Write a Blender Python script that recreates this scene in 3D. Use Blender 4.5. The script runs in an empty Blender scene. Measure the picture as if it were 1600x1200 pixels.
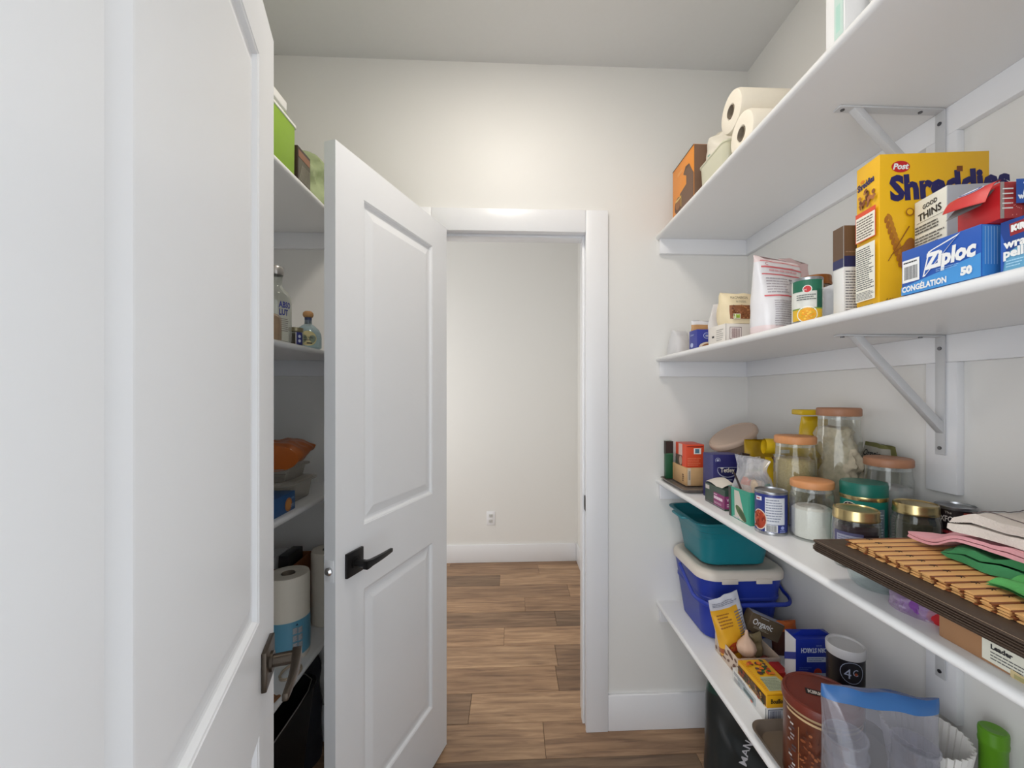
import bpy, bmesh, math, random
from mathutils import Vector, Matrix, noise
R = random.Random(7)
SC = bpy.context.scene
COL = SC.collection
# ---------------------------------------------------------------- camera, world, lights, exposure
CAMZ = 1.39
cd = bpy.data.cameras.new('camera'); cam = bpy.data.objects.new('camera', cd); COL.objects.link(cam)
cam.location = (0, 0, CAMZ); cam.rotation_euler = (math.pi/2, 0, -math.atan(.0434))
cd.sensor_width = 36; cd.lens = 645*36/1600; cd.shift_x = -.0175; cd.shift_y = .0094
cd.clip_start = .01; cd.clip_end = 50
SC.camera = cam
w = bpy.data.worlds.new('world'); SC.world = w; w.use_nodes = True
w.node_tree.nodes['Background'].inputs[0].default_value = (.90, .95, 1.0, 1)
w.node_tree.nodes['Background'].inputs[1].default_value = .8
vs = SC.view_settings; vs.view_transform = 'Standard'; vs.look = 'None'; vs.gamma = 1; vs.use_curve_mapping = False
vs.exposure = 1.27
DOME_STRENGTH = 15.0
def area_light(name, loc, rot, sx, sy, power, col):
    l = bpy.data.lights.new(name, 'AREA'); l.shape = 'RECTANGLE'; l.size = sx; l.size_y = sy; l.energy = power; l.color = col
    o = bpy.data.objects.new(name, l); COL.objects.link(o); o.location = loc; o.rotation_euler = rot
    return o
area_light('hall_fill_light', (-1.45, 2.65, 1.35), (0, math.radians(-90), 0), 1.6, 1.2, 5.5, (1, .97, .93))  # added fill to brighten the hall; no window is modelled there
area_light('rear_fill_light', (-1.15, -1.45, 1.5), (math.radians(90), 0, math.radians(-41)), 1.8, 1.8, 12, (.95, .97, 1))  # added fill behind the camera, aimed at the right wall and its shelves

# ---------------------------------------------------------------- materials
_M = {}
def lin(c):
    c = c/255.0
    return c/12.92 if c <= .04045 else ((c+.055)/1.055)**2.4
def M(name, rgb, rough=.5, metal=0.0, var=.04, scale=30, bump=0.0, coat=0.0, stretch=None, emit=0.0, spec=.5):
    if name in _M: return _M[name]
    m = bpy.data.materials.new(name); m.use_nodes = True; nt = m.node_tree; N = nt.nodes; L = nt.links
    b = N['Principled BSDF']
    c = [lin(x) for x in rgb]
    b.inputs['Specular IOR Level'].default_value = spec
    b.inputs['Roughness'].default_value = rough; b.inputs['Metallic'].default_value = metal
    b.inputs['Coat Weight'].default_value = coat; b.inputs['Coat Roughness'].default_value = .12
    tc = N.new('ShaderNodeTexCoord'); mp = N.new('ShaderNodeMapping'); nz = N.new('ShaderNodeTexNoise')
    L.new(tc.outputs['Object'], mp.inputs[0]); L.new(mp.outputs[0], nz.inputs['Vector'])
    if stretch: mp.inputs['Scale'].default_value = stretch
    nz.inputs['Scale'].default_value = scale; nz.inputs['Detail'].default_value = 4
    rp = N.new('ShaderNodeMix'); rp.data_type = 'RGBA'
    rp.inputs[6].default_value = [max(0, x*(1-var)) for x in c]+[1]
    rp.inputs[7].default_value = [min(1, x*(1+var)) for x in c]+[1]
    L.new(nz.outputs[0], rp.inputs[0]); L.new(rp.outputs[2], b.inputs['Base Color'])
    if bump > 0:
        bp = N.new('ShaderNodeBump'); bp.inputs['Strength'].default_value = bump; bp.inputs['Distance'].default_value = .002
        L.new(nz.outputs[0], bp.inputs['Height']); L.new(bp.outputs[0], b.inputs['Normal'])
    if emit > 0:
        b.inputs['Emission Color'].default_value = c+[1]; b.inputs['Emission Strength'].default_value = emit
    _M[name] = m
    return m
def GLASS(name, rgb=(235, 240, 238), base=.04, rim=.55, rough=.03, metal=0.0):
    """thin clear sheet: mostly see-through, glossy towards grazing angles"""
    if name in _M: return _M[name]
    m = bpy.data.materials.new(name); m.use_nodes = True; nt = m.node_tree; N = nt.nodes; L = nt.links
    N.remove(N['Principled BSDF']); out = N['Material Output']
    t = N.new('ShaderNodeBsdfTransparent'); t.inputs[0].default_value = [lin(x) for x in rgb]+[1]
    g = N.new('ShaderNodeBsdfPrincipled'); g.inputs['Base Color'].default_value = [lin(x) for x in rgb]+[1]
    g.inputs['Roughness'].default_value = rough; g.inputs['Specular IOR Level'].default_value = 1.0; g.inputs['Metallic'].default_value = metal
    fr = N.new('ShaderNodeLayerWeight'); fr.inputs[0].default_value = .35
    nz = N.new('ShaderNodeTexNoise'); nz.inputs['Scale'].default_value = 25
    ad = N.new('ShaderNodeMath'); ad.operation = 'MULTIPLY_ADD'; ad.inputs[1].default_value = rim; ad.inputs[2].default_value = base
    L.new(fr.outputs['Facing'], ad.inputs[0])
    bp = N.new('ShaderNodeBump'); bp.inputs['Strength'].default_value = .05; bp.inputs['Distance'].default_value = .002
    L.new(nz.outputs[0], bp.inputs['Height']); L.new(bp.outputs[0], g.inputs['Normal'])
    mx = N.new('ShaderNodeMixShader'); L.new(ad.outputs[0], mx.inputs[0]); L.new(t.outputs[0], mx.inputs[1]); L.new(g.outputs[0], mx.inputs[2])
    L.new(mx.outputs[0], out.inputs[0]); _M[name] = m
    return m
def hexm(rgb, rough=.5, tag='ink'):
    return M('%s_%02x%02x%02x' % (tag, *rgb), rgb, rough, var=.02)

# ---------------------------------------------------------------- mesh helpers
class MB:
    def __init__(s): s.v = []; s.f = []; s.m = []; s.k = 0
    def mat(s, k): s.k = k; return s
    def p(s, a): s.v.append(tuple(a)); return len(s.v)-1
    def face(s, ix, k=None): s.f.append(tuple(ix)); s.m.append(s.k if k is None else k)
    def poly(s, pts, k=None): s.face([s.p(a) for a in pts], k)
    def box(s, a, b, k=None, M4=None, ks=None):
        x0, y0, z0 = a; x1, y1, z1 = b
        P = [(x0,y0,z0),(x1,y0,z0),(x1,y1,z0),(x0,y1,z0),(x0,y0,z1),(x1,y0,z1),(x1,y1,z1),(x0,y1,z1)]
        if M4 is not None: P = [M4 @ Vector(q) for q in P]
        i = len(s.v); s.v += [tuple(q) for q in P]
        # order: bottom, top, front(-y), right(+x), back(+y), left(-x)
        for n, q in enumerate(((0,3,2,1),(4,5,6,7),(0,1,5,4),(1,2,6,5),(2,3,7,6),(3,0,4,7))):
            s.face([i+j for j in q], (ks[n] if ks else k))
    def grid(s, fn, nu, nv, cu=False, cv=False, kf=None, flip=False):
        i0 = len(s.v); U = nu if cu else nu+1; V = nv if cv else nv+1
        for j in range(V):
            for i in range(U): s.p(fn(i/nu, j/nv))
        for j in range(nv):
            for i in range(nu):
                a = i0+j*U+i; b = i0+j*U+(i+1) % U; c = i0+((j+1) % V)*U+(i+1) % U; d = i0+((j+1) % V)*U+i
                s.face((a,d,c,b) if flip else (a,b,c,d), kf((i+.5)/nu, (j+.5)/nv) if kf else None)
    def lathe(s, prof, n=32, kf=None, c=(0,0,0), cap0=False, cap1=False, sq=1.0, rf=None):
        def fn(u, v):
            j = min(int(round(v*(len(prof)-1))), len(prof)-1); r, z = prof[j]; a = u*2*math.pi
            if rf: r = rf(a, r, z)
            return (c[0]+r*math.cos(a), c[1]+r*sq*math.sin(a), c[2]+z)
        i0 = len(s.v)
        s.grid(fn, n, len(prof)-1, cu=True, kf=(lambda u, v: kf(min(int(v*(len(prof)-1)), len(prof)-2))) if kf else None)
        if cap0: s.face([i0+i for i in range(n)][::-1], kf(0) if kf else None)
        if cap1: s.face([i0+(len(prof)-1)*n+i for i in range(n)], kf(len(prof)-2) if kf else None)
    def tube(s, path, r, n=8, caps=True, k=None, flat=1.0):
        path = [Vector(q) for q in path]; i0 = len(s.v); up = Vector((0,0,1)); rr = r if isinstance(r, (list, tuple)) else [r]*len(path)
        pv = None
        for j, q in enumerate(path):
            t = (path[min(j+1, len(path)-1)]-path[max(j-1, 0)]).normalized()
            if pv is None: pv = t.cross(up if abs(t.z) < .9 else Vector((1,0,0))).normalized()
            else: pv = (pv-t*pv.dot(t)).normalized()
            w2 = t.cross(pv)
            for i in range(n):
                a = 2*math.pi*i/n; s.p(q+pv*math.cos(a)*rr[j]+w2*math.sin(a)*rr[j]*flat)
        for j in range(len(path)-1):
            for i in range(n):
                s.face((i0+j*n+i, i0+j*n+(i+1) % n, i0+(j+1)*n+(i+1) % n, i0+(j+1)*n+i), k)
        if caps:
            s.face([i0+i for i in range(n)][::-1], k); s.face([i0+(len(path)-1)*n+i for i in range(n)], k)
    def prism(s, pts, z0, z1, k=None, T=lambda x, y, z: (x, y, z)):
        n = len(pts); i = len(s.v)
        for z in (z0, z1):
            for x, y in pts: s.p(T(x, y, z))
        s.face([i+j for j in range(n)][::-1], k); s.face([i+n+j for j in range(n)], k)
        for j in range(n): s.face((i+j, i+(j+1) % n, i+n+(j+1) % n, i+n+j), k)
    def build(s, name, mats, parent=None, loc=(0,0,0), rot=(0,0,0), smooth=False, bevel=0, seg=2, ang=30, fixn=True, weld=False, sharp=40):
        me = bpy.data.meshes.new(name); me.from_pydata(s.v, [], s.f)
        if not isinstance(mats, (list, tuple)): mats = [mats]
        for m in mats: me.materials.append(m)
        me.polygons.foreach_set('material_index', [k or 0 for k in s.m])
        if bevel or fixn or weld:
            bm = bmesh.new(); bm.from_mesh(me)
            if weld: bmesh.ops.remove_doubles(bm, verts=bm.verts, dist=1e-5)
            if fixn: bmesh.ops.recalc_face_normals(bm, faces=bm.faces)
            if bevel:
                es = [e for e in bm.edges if len(e.link_faces) == 2 and e.calc_face_angle(0) > math.radians(ang)]
                bmesh.ops.bevel(bm, geom=es, offset=bevel, segments=seg, affect='EDGES', profile=.5, clamp_overlap=True)
            bm.to_mesh(me); bm.free()
        if smooth or bevel:
            me.polygons.foreach_set('use_smooth', [True]*len(me.polygons)); me.set_sharp_from_angle(angle=math.radians(sharp))
        me.update()
        o = bpy.data.objects.new(name, me); COL.objects.link(o); o.location = loc; o.rotation_euler = rot
        if parent: o.parent = parent
        return o
def tag(o, label=None, cat=None, group=None, kind=None):
    if label: o['label'] = label
    if cat: o['category'] = cat
    if group: o['group'] = group
    if kind: o['kind'] = kind
    return o
def thing(name, label, cat, loc=(0,0,0), rotz=0, group=None, tilt=(0,0)):
    o = bpy.data.objects.new(name, None); o.empty_display_size = .05; COL.objects.link(o)
    o.location = loc; o.rotation_euler = (tilt[0], tilt[1], rotz)
    return tag(o, label, cat, group)
def boxo(name, a, b, m, parent=None, bevel=0, seg=2):
    q = MB(); q.box(a, b); return q.build(name, m, parent, bevel=bevel, seg=seg)
def copy_tree(o, parent=None):
    c = o.copy(); COL.objects.link(c); c.parent = parent
    for ch in o.children: copy_tree(ch, c)
    return c
def rnd_rect(x0, x1, y0, y1, r, n=5):
    pts = []
    for cx, cy, a0 in ((x1-r,y0+r,-90),(x1-r,y1-r,0),(x0+r,y1-r,90),(x0+r,y0+r,180)):
        for i in range(n+1):
            a = math.radians(a0+90*i/n); pts.append((cx+r*math.cos(a), cy+r*math.sin(a)))
    return pts

# ---------------------------------------------------------------- flat print on faces
_TXT = {}
def text_tris(s, size, shear=0.0, bold=0.0):
    key = (s, size, shear, bold)
    if key in _TXT: return _TXT[key]
    c = bpy.data.curves.new('t', 'FONT'); c.body = s; c.size = size; c.shear = shear; c.offset = bold; c.resolution_u = 2; c.fill_mode = 'FRONT'
    o = bpy.data.objects.new('t', c); me = bpy.data.meshes.new_from_object(o)
    v = [(q.co.x, q.co.y) for q in me.vertices]; f = [tuple(p.vertices) for p in me.polygons]
    bpy.data.objects.remove(o); bpy.data.curves.remove(c); bpy.data.meshes.remove(me)
    w_ = max(q[0] for q in v)-min(q[0] for q in v) if v else 0
    _TXT[key] = (v, f, w_)
    return _TXT[key]
class Print:
    """rects, ellipses, text laid on a face given by fn(x, y, off) -> point in the thing's frame"""
    def __init__(s, fn, step=None): s.fn = fn; s.b = MB(); s.mats = []; s.n = 0; s.step = step; s.o = .0005
    def _k(s, rgb):
        m = rgb if not isinstance(rgb, tuple) else hexm(rgb)
        if m not in s.mats: s.mats.append(m)
        return s.mats.index(m)
    def _off(s): s.n += 1; return s.o+.00012*s.n
    def r(s, x, y, w_, h, rgb, off=None):
        k = s._k(rgb); o = off or s._off(); nx = max(1, math.ceil(w_/s.step)) if s.step else 1; ny = max(1, math.ceil(h/s.step)) if s.step else 1
        s.b.grid(lambda u, v: s.fn(x+u*w_, y+v*h, o), nx, ny, kf=lambda u, v: k); return s
    def q(s, pts, rgb):
        k = s._k(rgb); o = s._off(); s.b.poly([s.fn(a, b, o) for a, b in pts], k); return s
    def e(s, cx, cy, rx, ry, rgb, rot=0, n=20):
        k = s._k(rgb); o = s._off(); c, d = math.cos(rot), math.sin(rot)
        cc = s.b.p(s.fn(cx, cy, o)); ring = []
        for i in range(n):
            a = 2*math.pi*i/n; x, y = rx*math.cos(a), ry*math.sin(a); ring.append(s.b.p(s.fn(cx+x*c-y*d, cy+x*d+y*c, o)))
        for i in range(n): s.b.face((cc, ring[i], ring[(i+1) % n]), k)
        return s
    def t(s, x, y, size, txt, rgb, al='l', rot=0, shear=0.0, bold=0.0, sx=1.0):
        k = s._k(rgb); o = s._off(); v, f, w_ = text_tris(txt, size, shear, bold)
        if not v: return s
        ox = {'l': 0, 'c': -w_*sx/2, 'r': -w_*sx}[al]; c, d = math.cos(rot), math.sin(rot); i0 = len(s.b.v)
        for a, b in v:
            a = a*sx+ox; s.b.p(s.fn(x+a*c-b*d, y+a*d+b*c, o))
        for q in f: s.b.face([i0+j for j in q], k)
        return s
    def lines(s, x, y, w_, h, n, rgb, fill=.5, rag=.3):
        """small print too fine to read"""
        o = s._off(); lh = h/n
        for i in range(n):
            xx = x; yy = y+h-(i+1)*lh
            end = x+w_*(1-R.random()*rag)
            while xx < end:
                ww = min(R.uniform(.15, .4)*w_*.5, end-xx); s.r(xx, yy+lh*.2, ww*.88, lh*fill, rgb, off=o); xx += ww
        return s
    def bar(s, x, y, w_, h, rgb=(30,30,34)):
        o = s._off(); xx = x
        while xx < x+w_:
            ww = R.choice((.4, .8, 1.2))*w_/45; s.r(xx, y, ww, h, rgb, off=o); xx += ww+R.choice((.5, .9))*w_/38
        return s
    def done(s, parent, name='printed_label'):
        return s.b.build(name, s.mats, parent, fixn=False)
def box_face(w_, d, h, side):
    """box standing at origin: x 0..w, y 0..d, z 0..h (front is -y)"""
    if side == 'front': return lambda x, y, o: (x, -o, y)
    if side == 'left':  return lambda x, y, o: (-o, d-x, y)
    if side == 'right': return lambda x, y, o: (w_+o, x, y)
    if side == 'top':   return lambda x, y, o: (x, y, h+o)
    if side == 'back':  return lambda x, y, o: (w_-x, d+o, y)
def cyl_face(r, a0=-math.pi/2, taper=None, sq=1.0):
    """x runs around (metres, 0 at a0, growing to the viewer's right), y up"""
    def fn(x, y, o):
        rr = r if taper is None else taper(y)
        a = a0+x/r; return ((rr+o)*math.cos(a), (rr+o)*math.sin(a)*sq, y)
    return fn
# ================================================================ THE SETTING
WALL = M('wall_paint', (237, 236, 233), .42, spec=.22, var=.008, scale=3, bump=.02)
CEIL = M('ceiling_paint', (232, 232, 231), .75, var=.012, scale=60, bump=.12)
TRIM = M('trim_paint', (241, 242, 245), .30, var=.01, scale=5)
DOORP = M('door_paint', (236, 238, 241), .32, var=.012, scale=5, bump=.01)
SHELFP = M('shelf_paint', (236, 236, 236), .30, var=.012, scale=5)
BLACKM = M('black_metal', (38, 37, 38), .38, metal=.6, var=.08)
BRONZE = M('bronze_metal', (74, 66, 58), .33, metal=.8, var=.08)
CHROME = M('chrome_metal', (200, 200, 202), .18, metal=1.0)
BRK = M('bracket_enamel', (205, 206, 208), .35, var=.02)
SCREW = M('screw_steel', (95, 95, 98), .3, metal=.9)
XL, XR, Y0, Y1, ZC = -1.04, .99, .175, 1.695, 2.745
HX0, HX1, HY1 = -1.60, .546, 3.42
OX0, OX1, OZ = -.330, .307, 2.055          # far doorway opening
def struct(name, o_label=None, cat=None):
    pass
def wall_mesh(name, boxes, m):
    q = MB()
    for a, b in boxes: q.box(a, b)
    return tag(q.build(name, m), kind='structure')
wall_mesh('wall_left', [((XL-.1, .06, 0), (XL, Y1, ZC))], WALL)
wall_mesh('wall_right', [((XR, .06, 0), (XR+.1, Y1, ZC))], WALL)
wall_mesh('wall_back', [((XL-.1, Y1, 0), (OX0-.02, Y1+.115, ZC)), ((OX1+.02, Y1, 0), (XR+.1, Y1+.115, ZC)), ((OX0-.02, Y1, OZ+.02), (OX1+.02, Y1+.115, ZC))], WALL)
wall_mesh('wall_front', [((XL-.1, .06, 0), (-.30, Y0, ZC)), ((.42, .06, 0), (XR+.1, Y0, ZC)), ((-.30, .06, 2.08), (.42, Y0, ZC))], WALL)
wall_mesh('wall_hall_back', [((HX0-.1, HY1, 0), (HX1+.1, HY1+.1, ZC))], WALL)
wall_mesh('wall_hall_right', [((HX1, Y1+.115, 0), (HX1+.1, HY1, ZC))], WALL)
wall_mesh('wall_hall_left', [((HX0-.1, Y1+.115, 0), (HX0, HY1, ZC))], WALL)
wall_mesh('ceiling', [((HX0-.1, .06, ZC), (XR+.1, HY1+.1, ZC+.08))], CEIL)

# floor: vinyl planks laid across the room
def plank_mat():
    m = bpy.data.materials.new('vinyl_plank'); m.use_nodes = True; nt = m.node_tree; N = nt.nodes; L = nt.links; b = N['Principled BSDF']
    tc = N.new('ShaderNodeTexCoord'); oi = N.new('ShaderNodeObjectInfo')
    ad = N.new('ShaderNodeVectorMath'); ad.operation = 'ADD'; sc = N.new('ShaderNodeVectorMath'); sc.operation = 'SCALE'; sc.inputs['Scale'].default_value = 37
    cmb = N.new('ShaderNodeCombineXYZ')
    for i in range(3): L.new(oi.outputs['Random'], cmb.inputs[i])
    L.new(cmb.outputs[0], sc.inputs[0]); L.new(tc.outputs['Object'], ad.inputs[0]); L.new(sc.outputs[0], ad.inputs[1])
    def nz(scl, st, det=5, dist=0.0, rough=.55):
        mp = N.new('ShaderNodeMapping'); mp.inputs['Scale'].default_value = st; n = N.new('ShaderNodeTexNoise')
        n.inputs['Scale'].default_value = scl; n.inputs['Detail'].default_value = det; n.inputs['Distortion'].default_value = dist; n.inputs['Roughness'].default_value = rough
        L.new(ad.outputs[0], mp.inputs[0]); L.new(mp.outputs[0], n.inputs['Vector']); return n
    g1 = nz(5, (.8, 9, 1), 6, .6); g2 = nz(3, (.6, 3, 1), 3); g3 = nz(60, (.35, 7, 1), 4, .2, .7)
    cr = N.new('ShaderNodeValToRGB'); L.new(g1.outputs[0], cr.inputs[0])
    e = cr.color_ramp.elements
    e[0].position = .30; e[0].color = [lin(x) for x in (140, 112, 90)]+[1]
    e[1].position = .72; e[1].color = [lin(x) for x in (202, 170, 137)]+[1]
    k = cr.color_ramp.elements.new(.5); k.color = [lin(x) for x in (176, 144, 114)]+[1]
    tone = N.new('ShaderNodeMix'); tone.data_type = 'RGBA'; tone.blend_type = 'MULTIPLY'; tone.inputs[0].default_value = 1
    tr = N.new('ShaderNodeValToRGB'); t = tr.color_ramp.elements
    t[0].position = 0; t[0].color = (.44, .43, .43, 1); t[1].position = 1; t[1].color = (1.0, .98, .95, 1)
    k = t.new(.35); k.color = (.68, .64, .62, 1); k = t.new(.6); k.color = (.95, .90, .85, 1)
    L.new(oi.outputs['Random'], tr.inputs[0]); L.new(cr.outputs[0], tone.inputs[6]); L.new(tr.outputs[0], tone.inputs[7])
    dk = N.new('ShaderNodeMix'); dk.data_type = 'RGBA'; dk.blend_type = 'MULTIPLY'
    r2 = N.new('ShaderNodeMapRange'); r2.inputs[1].default_value = .45; r2.inputs[2].default_value = .75; L.new(g2.outputs[0], r2.inputs[0]); L.new(r2.outputs[0], dk.inputs[0])
    L.new(tone.outputs[2], dk.inputs[6]); dk.inputs[7].default_value = (.62, .60, .60, 1)
    fn = N.new('ShaderNodeMix'); fn.data_type = 'RGBA'; fn.blend_type = 'MULTIPLY'
    r3 = N.new('ShaderNodeMapRange'); r3.inputs[1].default_value = .5; r3.inputs[2].default_value = .8; L.new(g3.outputs[0], r3.inputs[0]); L.new(r3.outputs[0], fn.inputs[0])
    L.new(dk.outputs[2], fn.inputs[6]); fn.inputs[7].default_value = (.82, .79, .76, 1)
    L.new(fn.outputs[2], b.inputs['Base Color']); b.inputs['Roughness'].default_value = .48
    bp = N.new('ShaderNodeBump'); bp.inputs['Strength'].default_value = .12; bp.inputs['Distance'].default_value = .001
    L.new(g3.outputs[0], bp.inputs['Height']); L.new(bp.outputs[0], b.inputs['Normal'])
    return m
PLANK = plank_mat()
q = MB(); q.box((HX0, -.3, -.06), (XR, HY1, -.006)); floor = tag(q.build('floor', M('plank_underlay', (70, 55, 44), .8)), kind='structure')
joints = {0: [.2], 1: [-.2], 2: [], 3: [.10, -1.0], 4: [-.105, .9], 5: [-.9], 6: [.0, -1.2], 7: [.35], 8: [-.02, -1.1], 9: [.17], 10: [-.6], }
JX = {1.567: [.13], 1.745: [-.185], 1.923: [-1.0], 2.101: [.235], 2.279: [-.045], 2.457: [-.95], 2.635: [.085], 2.813: [.40], 2.991: [-.09], 3.169: [.21], 3.347: [-.5]}
y = 1.567-.178*11
while y < HY1:
    y0, y1 = max(y, -.3), min(y+.178, HY1)
    js = None
    for kk in JX:
        if abs(kk-y) < .01: js = JX[kk]
    if js is None: js = [R.uniform(-.6, .7)]
    xs = sorted([HX0]+js+([js[0]-1.22] if js[0]-1.22 > HX0+.05 else [])+([js[0]+1.22] if js[0]+1.22 < XR-.05 else [])+[XR])
    for a, b in zip(xs, xs[1:]):
        cx = (a+b)/2
        p = MB(); g = .0007; p.box((a+g-cx, y0+g-y0, -.006), (b-g-cx, y1-g-y0, 0))
        p.build('plank', PLANK, floor, loc=(cx, y0, 0), bevel=.0008, seg=1)
    y += .178

def bb(name, a, b):      # baseboard with an eased top
    return tag(boxo(name, a, b, TRIM, bevel=.004), kind='structure')
bb('baseboard_back', (.395, Y1-.014, 0), (XR, Y1, .147))
bb('baseboard_back_left', (XL, Y1-.014, 0), (OX0-.088, Y1, .147))
bb('baseboard_right', (XR-.014, Y0, 0), (XR, Y1-.014, .147))
bb('baseboard_left', (XL, Y0, 0), (XL+.014, Y1-.014, .147))
bb('baseboard_hall', (HX0, HY1-.014, 0), (HX1-.014, HY1, .147))
bb('baseboard_hall_right', (HX1-.014, Y1+.2, 0), (HX1, HY1, .147))
# casing and jamb of the far doorway
def tr(n, a, b, bevel=.003): return tag(boxo('trim_%d' % n, a, b, TRIM, bevel=bevel), kind='structure')
tr(1, (OX1-.004, Y1-.016, 0), (OX1+.088, Y1, OZ+.088))
tr(2, (OX0-.088, Y1-.016, 0), (OX0+.004, Y1, OZ+.088))
tr(3, (OX0+.0045, Y1-.0155, OZ-.004), (OX1-.0045, Y1, OZ+.088))
tr(4, (OX1, Y1-.008, 0), (OX1+.019, Y1+.12, OZ+.019), .001)          # jambs
tr(5, (OX0-.019, Y1-.008, 0), (OX0, Y1+.12, OZ+.019), .001)
tr(6, (OX0, Y1-.008, OZ), (OX1, Y1+.12, OZ+.019), .001)
tr(7, (OX1-.011, Y1+.032, 0), (OX1, Y1+.067, OZ), .002)              # stops
tr(8, (OX0, Y1+.032, 0), (OX0+.011, Y1+.067, OZ), .002)
tr(9, (OX0+.011, Y1+.032, OZ-.011), (OX1-.011, Y1+.067, OZ), .002)
tr(10, (OX1-.004, Y1+.115, 0), (OX1+.07, Y1+.131, OZ+.088))
tr(11, (OX0-.088, Y1+.115, 0), (OX0+.004, Y1+.131, OZ+.088))
# strike plate
sp = thing('strike_plate', 'small dark metal strike plate on the right jamb of the far doorway', 'latch plate', (OX1, Y1+.012, .934))
q = MB(); q.prism(rnd_rect(-.018, .018, -.030, .030, .006), 0, .0040, T=lambda x, y, z: (-z, x, y)); q.build('plate', M('strike_black', (30, 30, 32), .6), sp)
q = MB(); q.box((-.0043, -.008, -.014), (-.0039, .008, .014)); q.build('latch_hole', M('hole_black', (12, 12, 12), .9), sp)
# outlet in the hall
xo = -.303; zo = CAMZ-(809-615)/645*3.42+.0
xo = (767-828)/645*3.41+.0434*3.41
ol = thing('wall_outlet', 'white duplex power outlet on the hall wall above the baseboard', 'outlet', (xo, HY1, zo))
q = MB(); q.box((-.035, -.005, -.0575), (.035, 0, .0575)); q.build('cover_plate', TRIM, ol, bevel=.003)
for dz in (-.022, .022):
    q = MB(); q.prism(rnd_rect(-.017, .017, dz-.014, dz+.014, .006), .005, .0075, T=lambda x, y, z: (x, -z, y)); s_ = q.build('socket', M('socket_plastic', (214, 214, 212), .35), ol, bevel=.0005)
    q = MB()
    for sx in (-.007, .005): q.box((sx, -.0079, dz-.002), (sx+.002, -.0074, dz+.007))
    q.box((-.002, -.0079, dz-.009), (.002, -.0074, dz-.005)); q.build('slot', M('hole_black', (12, 12, 12), .9), s_)

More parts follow.
